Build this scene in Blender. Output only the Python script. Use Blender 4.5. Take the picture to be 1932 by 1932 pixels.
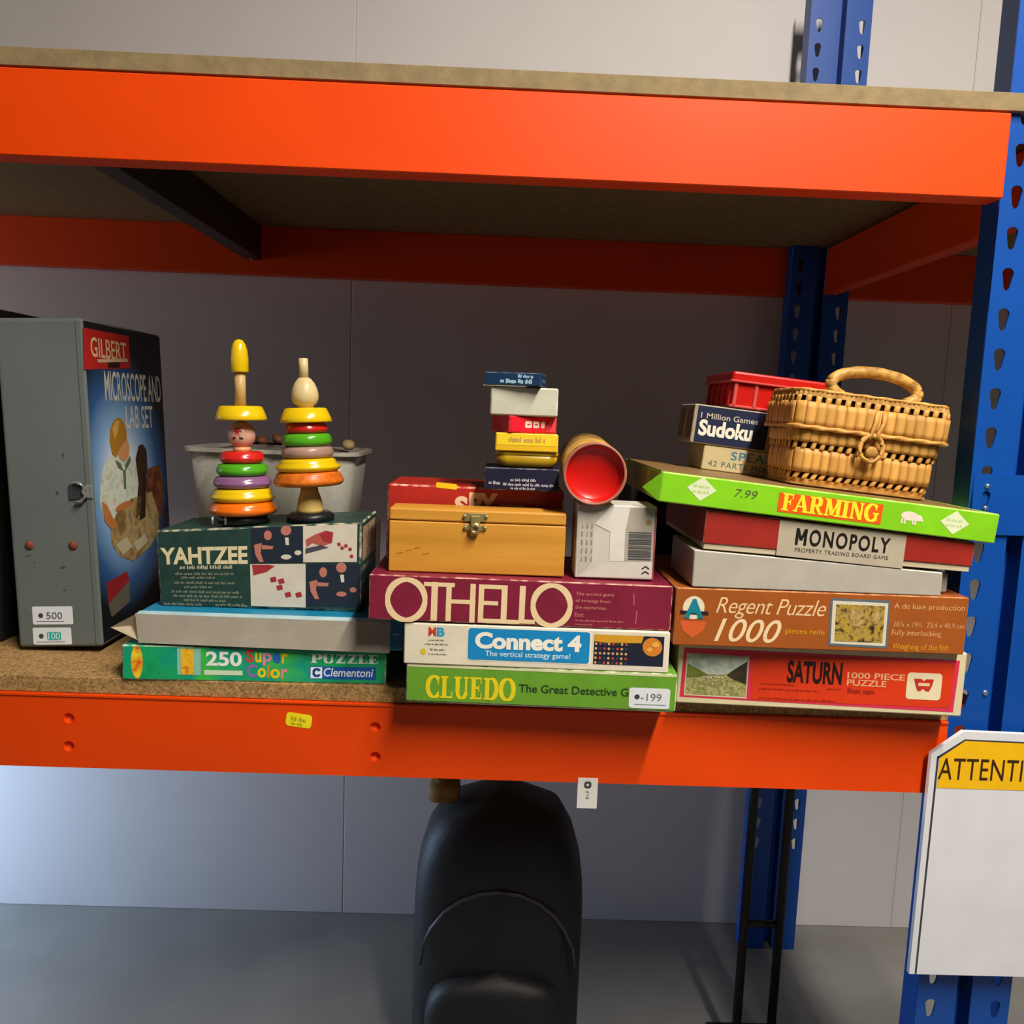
import bpy, bmesh, math, random
from mathutils import Vector, Matrix
for o in list(bpy.data.objects): bpy.data.objects.remove(o)
S = bpy.context.scene
COL = S.collection
random.seed(7)
PI = math.pi

# ------------------------------------------------------------------ camera, world, lights, exposure
cam_d = bpy.data.cameras.new('camera'); cam = bpy.data.objects.new('camera', cam_d); COL.objects.link(cam)
cam_d.sensor_width = 36.0; cam_d.lens = 1560.28 / 1932 * 36.0; cam_d.clip_start = 0.02
_r = Vector((0.99917001, -0.01453961, 0.03805117)); _u = Vector((-0.03605586, 0.11898534, 0.99224113)); _f = Vector((0.01895434, 0.99278955, -0.11836234))
M = Matrix.Identity(4)
for i in range(3):
    M[i][0] = _r[i]; M[i][1] = _u[i]; M[i][2] = -_f[i]
M[0][3], M[1][3], M[2][3] = 0.0, -0.9, 0.31065
cam.matrix_world = M
S.camera = cam

W = bpy.data.worlds.new('shop_interior'); S.world = W; W.use_nodes = True
bg = W.node_tree.nodes['Background']; bg.inputs[0].default_value = (1.0, 0.95, 0.93, 1); bg.inputs[1].default_value = 0.045

def area(name, loc, target, sx, sy, energy, color, roll=0.0):
    l = bpy.data.lights.new(name, 'AREA'); l.shape = 'RECTANGLE'; l.size = sx; l.size_y = sy; l.energy = energy; l.color = color
    o = bpy.data.objects.new(name, l); COL.objects.link(o); o.location = loc
    d = Vector(target) - Vector(loc)
    o.rotation_euler = d.to_track_quat('-Z', 'Y').to_euler()
    return o
# ceiling batten over the aisle, running away from the shelf
area('ceiling_batten_light', (0.62, -1.20, 1.72), (0.62, -1.00, 0.0), 0.10, 1.3, 88.0, (1.0, 0.93, 0.83))
# daylight from a doorway on the left, close to the back wall
area('doorway_daylight', (-1.62, 0.50, -0.38), (-0.6, 0.80, -0.44), 0.40, 0.6, 17.0, (0.48, 0.70, 1.0))
area('shop_window_daylight', (-1.75, 0.25, 0.40), (-0.8, 0.785, 0.46), 0.4, 0.3, 2.2, (0.86, 0.90, 1.0))

S.view_settings.view_transform = 'Standard'; S.view_settings.look = 'None'
S.view_settings.exposure = 0.0; S.view_settings.gamma = 1.0; S.view_settings.use_curve_mapping = False

# ------------------------------------------------------------------ materials
def lin(c):
    c = c / 255.0
    return c / 12.92 if c <= 0.04045 else ((c + 0.055) / 1.055) ** 2.4
def rgb(h):
    if isinstance(h, str):
        h = h.lstrip('#'); h = tuple(int(h[i:i + 2], 16) for i in (0, 2, 4))
    return (lin(h[0]), lin(h[1]), lin(h[2]), 1.0)
_mats = {}
def mat(color, rough=0.5, var=0.10, scale=40.0, metallic=0.0, bump=0.0, bscale=200.0, stretch=None, color2=None, spec=0.4, rand=0.0, contrast=None):
    key = (str(color), rough, var, scale, metallic, bump, bscale, str(stretch), str(color2), spec, rand, str(contrast))
    if key in _mats: return _mats[key]
    m = bpy.data.materials.new('mat_%03d' % len(_mats)); m.use_nodes = True
    nt = m.node_tree; b = nt.nodes['Principled BSDF']; L = nt.links
    c1 = rgb(color)
    c2 = rgb(color2) if color2 else tuple(max(0, x * (1 - 2.2 * var)) for x in c1[:3]) + (1,)
    tc = nt.nodes.new('ShaderNodeTexCoord'); mp = nt.nodes.new('ShaderNodeMapping'); L.new(tc.outputs['Object'], mp.inputs[0])
    if stretch: mp.inputs['Scale'].default_value = stretch
    nz = nt.nodes.new('ShaderNodeTexNoise'); nz.inputs['Scale'].default_value = scale; nz.inputs['Detail'].default_value = 5
    L.new(mp.outputs[0], nz.inputs['Vector'])
    cr = nt.nodes.new('ShaderNodeValToRGB'); lo, hi = contrast or (0.35, 0.65)
    cr.color_ramp.elements[0].position = lo; cr.color_ramp.elements[1].position = hi
    cr.color_ramp.elements[0].color = c2; cr.color_ramp.elements[1].color = c1
    L.new(nz.outputs['Fac'], cr.inputs[0])
    out = cr.outputs[0]
    if rand:
        oi = nt.nodes.new('ShaderNodeObjectInfo'); hs = nt.nodes.new('ShaderNodeHueSaturation')
        mr = nt.nodes.new('ShaderNodeMapRange'); mr.inputs['To Min'].default_value = 1 - rand; mr.inputs['To Max'].default_value = 1 + rand
        L.new(oi.outputs['Random'], mr.inputs['Value']); L.new(mr.outputs[0], hs.inputs['Value']); L.new(out, hs.inputs['Color']); out = hs.outputs[0]
    L.new(out, b.inputs['Base Color'])
    b.inputs['Roughness'].default_value = rough; b.inputs['Metallic'].default_value = metallic
    b.inputs['Specular IOR Level'].default_value = spec
    if bump:
        n2 = nt.nodes.new('ShaderNodeTexNoise'); n2.inputs['Scale'].default_value = bscale; n2.inputs['Detail'].default_value = 4
        L.new(mp.outputs[0], n2.inputs['Vector'])
        bp = nt.nodes.new('ShaderNodeBump'); bp.inputs['Strength'].default_value = bump; bp.inputs['Distance'].default_value = 0.002
        L.new(n2.outputs['Fac'], bp.inputs['Height']); L.new(bp.outputs[0], b.inputs['Normal'])
    _mats[key] = m
    return m
def card(color, var=0.05, rough=0.42): return mat(color, rough, var, 30.0, bump=0.06, bscale=160.0)
def ink(color, rough=0.45): return mat(color, rough, 0.03, 60.0)
def worn(color, edge='#d8c8a8'): return mat(edge, 0.7, 0.1, 90.0, color2=color, contrast=(0.40, 0.60))
def picture(cols, scale=60.0, rough=0.4, dist=0.6, stretch=None):
    """a printed picture: patches of ink in a few colours"""
    m = bpy.data.materials.new('print_%03d' % len(bpy.data.materials)); m.use_nodes = True
    nt = m.node_tree; b = nt.nodes['Principled BSDF']; L = nt.links
    tc = nt.nodes.new('ShaderNodeTexCoord'); mp = nt.nodes.new('ShaderNodeMapping'); L.new(tc.outputs['Object'], mp.inputs[0])
    if stretch: mp.inputs['Scale'].default_value = stretch
    nz = nt.nodes.new('ShaderNodeTexNoise'); nz.inputs['Scale'].default_value = scale; nz.inputs['Detail'].default_value = 4; nz.inputs['Distortion'].default_value = dist
    L.new(mp.outputs[0], nz.inputs['Vector'])
    cr = nt.nodes.new('ShaderNodeValToRGB'); L.new(nz.outputs['Fac'], cr.inputs[0])
    n = len(cols)
    while len(cr.color_ramp.elements) < n: cr.color_ramp.elements.new(0.5)
    for i, c in enumerate(cols):
        cr.color_ramp.elements[i].position = 0.30 + 0.40 * i / max(1, n - 1); cr.color_ramp.elements[i].color = rgb(c)
    L.new(cr.outputs[0], b.inputs['Base Color']); b.inputs['Roughness'].default_value = rough
    return m

# ------------------------------------------------------------------ mesh helpers
def link(name, me, parent=None):
    o = bpy.data.objects.new(name, me); COL.objects.link(o)
    if parent is not None: o.parent = parent
    return o
def mesh(name, verts, faces, mats, parent=None, smooth=False, idx=None):
    me = bpy.data.meshes.new(name); me.from_pydata([tuple(v) for v in verts], [], faces)
    for m in (mats if isinstance(mats, (list, tuple)) else [mats]): me.materials.append(m)
    if idx: me.polygons.foreach_set('material_index', idx)
    me.update()
    if smooth: me.polygons.foreach_set('use_smooth', [True] * len(me.polygons))
    return link(name, me, parent)
def from_bm(name, bm, mats, parent=None, smooth=False):
    me = bpy.data.meshes.new(name); bm.to_mesh(me); bm.free()
    for m in (mats if isinstance(mats, (list, tuple)) else [mats]): me.materials.append(m)
    if smooth: me.polygons.foreach_set('use_smooth', [True] * len(me.polygons))
    me.update()
    return link(name, me, parent)
def fixn(o):
    bm = bmesh.new(); bm.from_mesh(o.data); bmesh.ops.recalc_face_normals(bm, faces=bm.faces); bm.to_mesh(o.data); bm.free(); return o
def empty(name, loc, yaw=0.0, tilt=0.0, pitch=0.0):
    o = bpy.data.objects.new(name, None); COL.objects.link(o); o.empty_display_size = 0.02
    o.location = loc; o.rotation_mode = 'XYZ'
    o.matrix_world = Matrix.Translation(loc) @ Matrix.Rotation(yaw, 4, 'Z') @ Matrix.Rotation(tilt, 4, 'Y') @ Matrix.Rotation(pitch, 4, 'X')
    return o
def tag(o, label=None, cat=None, group=None, kind=None):
    if label: o['label'] = label
    if cat: o['category'] = cat
    if group: o['group'] = group
    if kind: o['kind'] = kind
    return o
def bbox_bm(x0, x1, y0, y1, z0, z1, bev=0.0, seg=1, bmat=-1, warp=None):
    bm = bmesh.new()
    v = [bm.verts.new(p) for p in ((x0, y0, z0), (x1, y0, z0), (x1, y1, z0), (x0, y1, z0), (x0, y0, z1), (x1, y0, z1), (x1, y1, z1), (x0, y1, z1))]
    for f in ((3, 2, 1, 0), (4, 5, 6, 7), (0, 1, 5, 4), (1, 2, 6, 5), (2, 3, 7, 6), (3, 0, 4, 7)): bm.faces.new([v[i] for i in f])
    if warp:
        for q in bm.verts: q.co = Vector(warp(q.co))
    if bev: bmesh.ops.bevel(bm, geom=list(bm.edges), offset=bev, segments=seg, affect='EDGES', profile=0.5, material=bmat)
    return bm
def block(name, x0, x1, y0, y1, z0, z1, mats, parent=None, bev=0.0, seg=1, bmat=-1, warp=None, smooth=False):
    return from_bm(name, bbox_bm(x0, x1, y0, y1, z0, z1, bev, seg, bmat, warp), mats, parent, smooth)
def lathe_data(profile, seg=32, cx=0, cy=0):
    vs, fs = [], []
    n = len(profile)
    for r, z in profile:
        for k in range(seg):
            a = 2 * PI * k / seg; vs.append((cx + r * math.cos(a), cy + r * math.sin(a), z))
    for i in range(n - 1):
        for k in range(seg):
            k2 = (k + 1) % seg; fs.append((i * seg + k, i * seg + k2, (i + 1) * seg + k2, (i + 1) * seg + k))
    fs.append(tuple(reversed(range(seg)))); fs.append(tuple((n - 1) * seg + k for k in range(seg)))
    return vs, fs
def lathe(name, profile, m, parent=None, seg=32, smooth=True, loc=(0, 0, 0)):
    vs, fs = lathe_data(profile, seg)
    o = mesh(name, vs, fs, m, parent, smooth); o.location = loc
    return o
def sweep(name, pts, rad, m, parent=None, seg=8, closed=False, smooth=True):
    """tube along pts; rad a number or function(i, angle)"""
    pts = [Vector(p) for p in pts]; n = len(pts); vs, fs = [], []
    for i, p in enumerate(pts):
        a = pts[(i - 1) % n] if (closed or i > 0) else p; b = pts[(i + 1) % n] if (closed or i < n - 1) else p
        t = (b - a).normalized()
        ref = Vector((0, 0, 1)) if abs(t.z) < 0.9 else Vector((0, 1, 0))
        s = t.cross(ref).normalized(); q = s.cross(t)
        for k in range(seg):
            an = 2 * PI * k / seg; r = rad(i, an) if callable(rad) else rad
            vs.append(p + s * (r * math.cos(an)) + q * (r * math.sin(an)))
    m_ = n if closed else n - 1
    for i in range(m_):
        j = (i + 1) % n
        for k in range(seg):
            k2 = (k + 1) % seg; fs.append((i * seg + k, i * seg + k2, j * seg + k2, j * seg + k))
    if not closed:
        fs.append(tuple(reversed(range(seg)))); fs.append(tuple((n - 1) * seg + k for k in range(seg)))
    return fixn(mesh(name, vs, fs, m, parent, smooth))
def plate(name, outer, holes, y0, y1, m, parent=None):
    """flat plate in the XZ plane with real holes, front face at y0, back at y1"""
    cu = bpy.data.curves.new(name, 'CURVE'); cu.dimensions = '2D'; cu.fill_mode = 'BOTH'; cu.extrude = abs(y1 - y0) / 2
    for loop in [outer] + holes:
        sp = cu.splines.new('POLY'); sp.points.add(len(loop) - 1); sp.use_cyclic_u = True
        for i, (x, z) in enumerate(loop): sp.points[i].co = (x, z, 0, 1)
    t = bpy.data.objects.new('tmp', cu); COL.objects.link(t)
    me = bpy.data.meshes.new_from_object(t.evaluated_get(bpy.context.evaluated_depsgraph_get()))
    bpy.data.objects.remove(t)
    ym = (y0 + y1) / 2
    me.transform(Matrix(((1, 0, 0, 0), (0, 0, -1, ym), (0, 1, 0, 0), (0, 0, 0, 1))))
    me.materials.clear(); me.materials.append(m); me.name = name
    return link(name, me, parent)

# ------------------------------------------------------------------ flat print: shapes are (verts2d, faces)
def R_(x0, z0, x1, z1): return ([(x0, z0), (x1, z0), (x1, z1), (x0, z1)], [(0, 1, 2, 3)])
def PG(pts): return (list(pts), [tuple(range(len(pts)))])
def EL(cx, cz, rx, rz, n=24, rot=0.0):
    c, s = math.cos(rot), math.sin(rot); o = []
    for k in range(n):
        a = 2 * PI * k / n; x, z = rx * math.cos(a), rz * math.sin(a); o.append((cx + c * x - s * z, cz + s * x + c * z))
    return PG(o)
def ARC(cx, cz, rx, rz, a0, a1, w_side, w_top, n=22):
    """elliptic stroke, thick at the sides and thin at top and bottom"""
    vs, fs = [], []
    for k in range(n + 1):
        a = math.radians(a0 + (a1 - a0) * k / n); ca, sa = math.cos(a), math.sin(a)
        h = (w_side * abs(ca) + w_top * abs(sa)) / 2
        vs += [(cx + (rx - h) * ca, cz + (rz - h) * sa), (cx + (rx + h) * ca, cz + (rz + h) * sa)]
    for k in range(n): fs.append((2 * k, 2 * k + 2, 2 * k + 3, 2 * k + 1))
    return (vs, fs)
def LN(x0, z0, x1, z1, w, horiz=True):
    """straight stroke; ends cut level"""
    if abs(z1 - z0) < 1e-9: return R_(min(x0, x1), z0 - w / 2, max(x0, x1), z0 + w / 2)
    h = w / 2
    return PG([(x0 - h, z0), (x0 + h, z0), (x1 + h, z1), (x1 - h, z1)])
def RR(x0, z0, x1, z1, r, n=5):
    o = []
    for cx, cz, a in ((x1 - r, z0 + r, -90), (x1 - r, z1 - r, 0), (x0 + r, z1 - r, 90), (x0 + r, z0 + r, 180)):
        for k in range(n + 1):
            t = math.radians(a + 90 * k / n); o.append((cx + r * math.cos(t), cz + r * math.sin(t)))
    return PG(o)
def rot2(sh, deg, cx, cz):
    c, s = math.cos(math.radians(deg)), math.sin(math.radians(deg))
    return ([(cx + c * (x - cx) - s * (z - cz), cz + s * (x - cx) + c * (z - cz)) for x, z in sh[0]], sh[1])
def fit(shapes, x0, z0, x1, z1):
    """shapes in any units, scaled to fill the box"""
    vs, fs = [], []
    for v, f in shapes:
        o = len(vs); vs += v; fs += [tuple(i + o for i in q) for q in f]
    a = min(v[0] for v in vs); b = max(v[0] for v in vs); c = min(v[1] for v in vs); d = max(v[1] for v in vs)
    return ([(x0 + (v[0] - a) / (b - a) * (x1 - x0), z0 + (v[1] - c) / (d - c) * (z1 - z0)) for v in vs], fs)
_tc = {}
def TX(s, x0, z0, x1, z1, bold=0.0, shear=0.0, space=1.0):
    key = (s, bold, shear, space)
    if key not in _tc:
        cu = bpy.data.curves.new('txt', 'FONT'); cu.body = s; cu.offset = bold; cu.shear = shear; cu.space_character = space; cu.resolution_u = 4
        t = bpy.data.objects.new('tmp', cu); COL.objects.link(t)
        me = bpy.data.meshes.new_from_object(t.evaluated_get(bpy.context.evaluated_depsgraph_get()))
        bpy.data.objects.remove(t)
        _tc[key] = ([(v.co.x, v.co.y) for v in me.vertices], [tuple(p.vertices) for p in me.polygons]); bpy.data.meshes.remove(me)
    return fit([_tc[key]], x0, z0, x1, z1)
def SCR(x0, z0, x1, z1, seed=0, fill=0.6):
    """one line of print too small to read: tiny uneven strokes grouped like words"""
    rd = random.Random(seed); h = z1 - z0; x = x0; vs, fs = [], []
    while x < x1:
        n = rd.randint(3, 8)
        for k in range(n):
            w = h * rd.uniform(0.25, 0.45)
            if x + w > x1: break
            lo = z0 + (0 if rd.random() < 0.75 else -0.15 * h); hi = z0 + h * rd.choice((0.62, 0.66, 0.95))
            o = len(vs); vs += [(x, lo), (x + w * fill, lo), (x + w * fill, hi), (x, hi)]; fs.append((o, o + 1, o + 2, o + 3)); x += w
        x += h * 0.4
    return (vs, fs)
# serif letters drawn from strokes, cap height 1
def serif(ch, T=0.22, t=0.07):
    s = 0.09; H = t
    def foot(x, z, w=None):
        w = w or T / 2 + s; return R_(x - w, z - (0 if z < 0.5 else H), x + w, z + (H if z < 0.5 else 0))
    if ch == 'C': return [ARC(0.45, 0.5, 0.36, 0.47, 45, 315, T, t), R_(0.66, 0.62, 0.72, 0.97), R_(0.66, 0.03, 0.72, 0.30)], 0.80
    if ch == 'O': return [ARC(0.45, 0.5, 0.36, 0.47, 0, 360, T, t, 36)], 0.90
    if ch == 'L': return [LN(0.2, 0, 0.2, 1, T), foot(0.2, 0), foot(0.2, 1), R_(0.1, 0, 0.66, H), R_(0.60, 0, 0.66, 0.32)], 0.72
    if ch == 'U': return [LN(0.2, 0.3, 0.2, 1, T), LN(0.68, 0.3, 0.68, 1, t * 1.3), foot(0.2, 1), foot(0.68, 1, 0.14), ARC(0.44, 0.32, 0.24, 0.29, 180, 360, T * 0.8, t)], 0.88
    if ch == 'E': return [LN(0.2, 0, 0.2, 1, T), foot(0.2, 0), foot(0.2, 1), R_(0.1, 0, 0.66, H), R_(0.1, 1 - H, 0.64, 1), R_(0.2, 0.47, 0.5, 0.47 + H), R_(0.60, 0, 0.66, 0.3), R_(0.58, 0.72, 0.64, 1), R_(0.46, 0.36, 0.52, 0.64)], 0.74
    if ch == 'F': return [LN(0.2, 0, 0.2, 1, T), foot(0.2, 0), foot(0.2, 1), R_(0.1, 1 - H, 0.64, 1), R_(0.2, 0.47, 0.5, 0.47 + H), R_(0.57, 0.68, 0.64, 1), R_(0.45, 0.34, 0.52, 0.66)], 0.70
    if ch == 'D': return [LN(0.2, 0, 0.2, 1, T), foot(0.2, 0), foot(0.2, 1), R_(0.1, 0, 0.42, H), R_(0.1, 1 - H, 0.42, 1), ARC(0.40, 0.5, 0.33, 0.465, -90, 90, T, t)], 0.86
    if ch == 'A': return [LN(0.10, 0, 0.42, 1, t * 1.2), LN(0.74, 0, 0.42, 1, T), R_(0.2, 0.28, 0.62, 0.28 + H), foot(0.10, 0, 0.13), foot(0.74, 0, 0.2)], 0.90
    if ch == 'R': return [LN(0.2, 0, 0.2, 1, T), foot(0.2, 0), foot(0.2, 1), R_(0.1, 1 - H, 0.42, 1), R_(0.2, 0.46, 0.42, 0.46 + H), ARC(0.42, 0.73, 0.23, 0.235, -90, 90, T, t), LN(0.72, 0, 0.42, 0.5, T * 0.9), foot(0.74, 0, 0.14)], 0.88
    if ch == 'M': return [LN(0.17, 0, 0.17, 1, t * 1.3), LN(0.85, 0, 0.85, 1, T), LN(0.50, 0.05, 0.22, 1, T), LN(0.50, 0.05, 0.82, 1, t * 1.2), foot(0.17, 0, 0.14), foot(0.85, 0), foot(0.85, 1), foot(0.17, 1, 0.16)], 1.06
    if ch == 'I': return [LN(0.2, 0, 0.2, 1, T), foot(0.2, 0), foot(0.2, 1)], 0.42
    if ch == 'N': return [LN(0.17, 0, 0.17, 1, t * 1.3), LN(0.72, 0, 0.72, 1, t * 1.3), LN(0.70, 0, 0.2, 1, T), foot(0.17, 0, 0.14), foot(0.72, 1, 0.14), foot(0.17, 1, 0.15)], 0.90
    if ch == 'G': return [ARC(0.45, 0.5, 0.36, 0.47, 45, 320, T, t), R_(0.66, 0.64, 0.72, 0.97), R_(0.60, 0.05, 0.80, 0.45), R_(0.5, 0.42, 0.88, 0.42 + H)], 0.92
    if ch == 'P': return [LN(0.2, 0, 0.2, 1, T), foot(0.2, 0), foot(0.2, 1), R_(0.1, 1 - H, 0.42, 1), R_(0.2, 0.40, 0.42, 0.40 + H), ARC(0.42, 0.70, 0.25, 0.265, -90, 90, T, t)], 0.76
    if ch == 'Z': return [LN(0.16, 0, 0.62, 1, T), R_(0.06, 0, 0.72, H * 1.4), R_(0.08, 1 - H * 1.4, 0.70, 1), R_(0.08, 0.72, 0.14, 1), R_(0.66, 0, 0.72, 0.28)], 0.78
    return [], 0.5
def SX(s, x0, z0, x1, z1, T=0.22, t=0.07, gap=0.03):
    sh, x = [], 0.0
    for ch in s:
        g, adv = serif(ch, T, t)
        sh += [([(v[0] + x, v[1]) for v in q[0]], q[1]) for q in g]; x += adv + gap
    a = min(v[0] for q in sh for v in q[0]); b = max(v[0] for q in sh for v in q[0])
    return [([(x0 + (v[0] - a) / (b - a) * (x1 - x0), z0 + v[1] * (z1 - z0)) for v in q[0]], q[1]) for q in sh]

class FM:
    """places print on a box face: (px, py) measured on a picture of that face -> metres on the face"""
    def __init__(s, tl, tr, br, bl, w, h): s.tl, s.tr, s.br, s.bl, s.w, s.h = tl, tr, br, bl, w, h
    def __call__(s, x, y):
        v = 0.5
        for _ in range(3):
            xl = s.bl[0] + (s.tl[0] - s.bl[0]) * v; xr = s.br[0] + (s.tr[0] - s.br[0]) * v
            u = (x - xl) / (xr - xl)
            yt = s.tl[1] + (s.tr[1] - s.tl[1]) * u; yb = s.bl[1] + (s.br[1] - s.bl[1]) * u
            v = (yb - y) / (yb - yt)
        return (u * s.w, v * s.h)
    def box(s, x0, x1, yt, yb):
        """rectangle whose top and bottom are measured at its left end"""
        a = s(x0, yb); b = s(x0, yt); c = s(x1, yb)
        return a[0], a[1], c[0], b[1]
    def pts(s, L): return [s(x, y) for x, y in L]

class Box:
    """a box thing: Empty at its front lower left corner; local x right, y away, z up"""
    def __init__(s, name, label, cat, loc, w, d, h, yaw=0.0, tilt=0.0, group=None, warp=None, px=None):
        s.root = tag(empty(name, loc, yaw, tilt), label, cat, group); s.w, s.d, s.h, s.warp = w, d, h, warp
        s.fm = FM(*px, w, h) if px else None
    def solid(s, name, m, edge=None, z0=0.0, z1=None, inset=0.0, bev=0.0012, seg=1):
        z1 = s.h if z1 is None else z1
        return block(name, inset, s.w - inset, inset, s.d - inset, z0, z1, [m, edge or m], s.root, bev, seg, 1 if edge else -1, s.warp)
    def put(s, name, shapes, m, layer=1, face='front', parent=None, label=None):
        vs, fs = [], []; e = 0.00025 * layer
        flat = []
        for q in (shapes if isinstance(shapes, list) else [shapes]): flat += q if isinstance(q, list) else [q]
        for i_, (v, f) in enumerate(flat):
            o = len(vs); e = 0.00025 * layer + 0.00001 * (i_ % 12)
            for a, z in v:
                p = {'front': (a, -e, z), 'left': (-e, s.d - a, z), 'right': (s.w + e, a, z), 'top': (a, z, s.h + e)}[face]
                vs.append(p if not s.warp else s.warp(Vector(p)))
            fs += [tuple(i + o for i in q) for q in f]
        if face == 'left' or face == 'front' or face == 'right' or face == 'top': pass
        ob = mesh(name, vs, fs, m, parent or s.root)
        if label: ob['label'] = label
        return ob
CREAM = '#e8d9b4'

# ================================================================== THE SETTING
wallm = mat('#cfc9c9', 0.6, 0.03, 3.0, bump=0.03, bscale=300)
wb = tag(empty('wall_back', (0, 0.785, -0.78)), kind='structure')
for x0, x1 in ((-2.7, -1.5005), (-1.5, -0.3030), (-0.3020, 0.8995), (0.90, 2.1)):
    block('wall_panel', x0, x1, 0, 0.02, 0, 2.9, wallm, wb, 0.0012)
block('seam_strip', -0.3035 - 0.004, -0.3005 + 0.004, 0.0012, 0.012, 0, 2.9, wallm, wb)
fl = block('floor', -2.7, 2.1, -2.6, 0.83, -0.80, -0.78, mat('#86847f', 0.6, 0.10, 4.0, bump=0.1, bscale=60)); tag(fl, kind='structure')

# ================================================================== SHELVING
ORANGE = mat('#ea4602', 0.45, 0.04, 6.0, spec=0.25)
BLUE = mat('#0a4aa0', 0.38, 0.05, 8.0)
STEEL = mat('#3a3431', 0.5, 0.1, 20)
rack = tag(empty('shelving_unit', (0, 0, -0.78)), 'blue and orange boltless metal shelving unit with chipboard shelf', 'shelving')
def rk(o): o.parent = rack; o.location.z += 0.78; return o
def chip(name):
    m = bpy.data.materials.new(name); m.use_nodes = True; nt = m.node_tree; b = nt.nodes['Principled BSDF']; L = nt.links
    tc = nt.nodes.new('ShaderNodeTexCoord')
    vo = nt.nodes.new('ShaderNodeTexVoronoi'); vo.inputs['Scale'].default_value = 480; L.new(tc.outputs['Object'], vo.inputs['Vector'])
    nz = nt.nodes.new('ShaderNodeTexNoise'); nz.inputs['Scale'].default_value = 120; nz.inputs['Detail'].default_value = 6; L.new(tc.outputs['Object'], nz.inputs['Vector'])
    mx = nt.nodes.new('ShaderNodeMix'); mx.data_type = 'FLOAT'; mx.inputs[0].default_value = 0.5
    sp = nt.nodes.new('ShaderNodeSeparateColor'); L.new(vo.outputs['Color'], sp.inputs[0])
    L.new(sp.outputs[0], mx.inputs[2]); L.new(nz.outputs['Fac'], mx.inputs[3])
    cr = nt.nodes.new('ShaderNodeValToRGB'); L.new(mx.outputs[0], cr.inputs[0])
    cr.color_ramp.elements[0].position = 0.22; cr.color_ramp.elements[0].color = rgb('#7d5a30')
    cr.color_ramp.elements[1].position = 0.75; cr.color_ramp.elements[1].color = rgb('#b8925a')
    L.new(cr.outputs[0], b.inputs['Base Color']); b.inputs['Roughness'].default_value = 0.75
    bp = nt.nodes.new('ShaderNodeBump'); bp.inputs['Strength'].default_value = 0.5; bp.inputs['Distance'].default_value = 0.001
    L.new(mx.outputs[0], bp.inputs['Height']); L.new(bp.outputs[0], b.inputs['Normal'])
    return m
CHIP = chip('chipboard')
BOARDU = mat('#8d7a55', 0.8, 0.1, 60, bump=0.2)
rk(block('shelf_board', -1.75, 0.524, 0.002, 0.70, -0.0185, 0.0, CHIP, None, 0.0006))
rk(block('shelf_board', -1.75, 1.75, 0.004, 0.74, 0.6455, 0.664, BOARDU, None, 0.0006))
# front beam, with four pressed dimples that are real recesses
DIM = [(-0.4704, -0.0473), (-0.4712, -0.0801), (-0.1278, -0.0467), (-0.1271, -0.0817)]
fb = rk(plate('front_beam', [(-1.75, -0.105), (0.5235, -0.105), (0.5235, -0.021), (-1.75, -0.021)], [[(x + 0.0062 * math.cos(a * PI / 8), z + 0.0062 * math.sin(a * PI / 8)) for a in range(16)] for x, z in DIM], 0.0, 0.003, ORANGE))
mesh_lip = block('beam_lip', -1.75, 0.5235, -0.0015, 0.030, -0.0225, -0.0188, ORANGE, fb, 0.001, 2)
block('beam_flange', -1.75, 0.5235, 0.003, 0.030, -0.105, -0.1025, ORANGE, fb)
for x, z in DIM:
    vs, fs = lathe_data([(0.0062, 0.0), (0.0055, 0.003), (0.0038, 0.0052), (0.001, 0.006)], 16)
    o = mesh('dimple', vs, fs[:-2] + [fs[-1]], ORANGE, fb, True); o.matrix_local = Matrix.Translation((x, 0.001, z)) @ Matrix.Rotation(-PI / 2, 4, 'X')
# yellow price sticker and hanging tag on the beam
yst = [rot2(RR(-0.0145, -0.008, 0.0145, 0.008, 0.004), -7, 0, 0)]
def onbeam(name, shapes, m, cx, cz, lay, parent=fb, label=None):
    vs, fs = [], []
    for v, f in shapes:
        o = len(vs); vs += [(cx + a, -0.0003 * lay, cz + b) for a, b in v]; fs += [tuple(i + o for i in q) for q in f]
    ob = mesh(name, vs, fs, m, parent)
    if label: ob['label'] = label
    return ob
onbeam('price_sticker', yst, ink('#f6e21c'), -0.2136, -0.0413, 1, label='small yellow price sticker on orange beam')
onbeam('price_lettering', [rot2(SCR(-0.009, -0.001, 0.009, 0.004, 3), -7, 0, 0), rot2(SCR(-0.008, -0.006, 0.008, -0.002, 4), -7, 0, 0)], ink('#a89a10'), -0.2136, -0.0413, 2)
rk(block('back_beam', -1.75, 0.574, 0.728, 0.756, 0.556, 0.6455, ORANGE, None, 0.001))
rk(block('back_beam', 0.612, 1.75, 0.728, 0.756, 0.556, 0.6455, ORANGE, None, 0.001))
rk(block('front_beam', -1.75, 0.5235, 0.0, 0.030, 0.556, 0.642, ORANGE, None, 0.001))
rk(block('front_beam', 0.645, 1.75, 0.0, 0.030, 0.556, 0.642, ORANGE, None, 0.001))
rk(block('back_beam', -1.75, 0.535, 0.70, 0.73, -0.105, -0.02, ORANGE, None, 0.001))
rk(block('side_bar', 0.606, 0.632, 0.055, 0.70, 0.557, 0.642, ORANGE, None, 0.001))
rk(block('side_bar', 0.58, 0.606, 0.055, 0.70, -0.105, -0.022, ORANGE, None, 0.001))
tb = rk(block('tie_bar', -0.496, -0.4655, 0.03, 0.728, 0.583, 0.6455, STEEL, None, 0.001))
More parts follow.
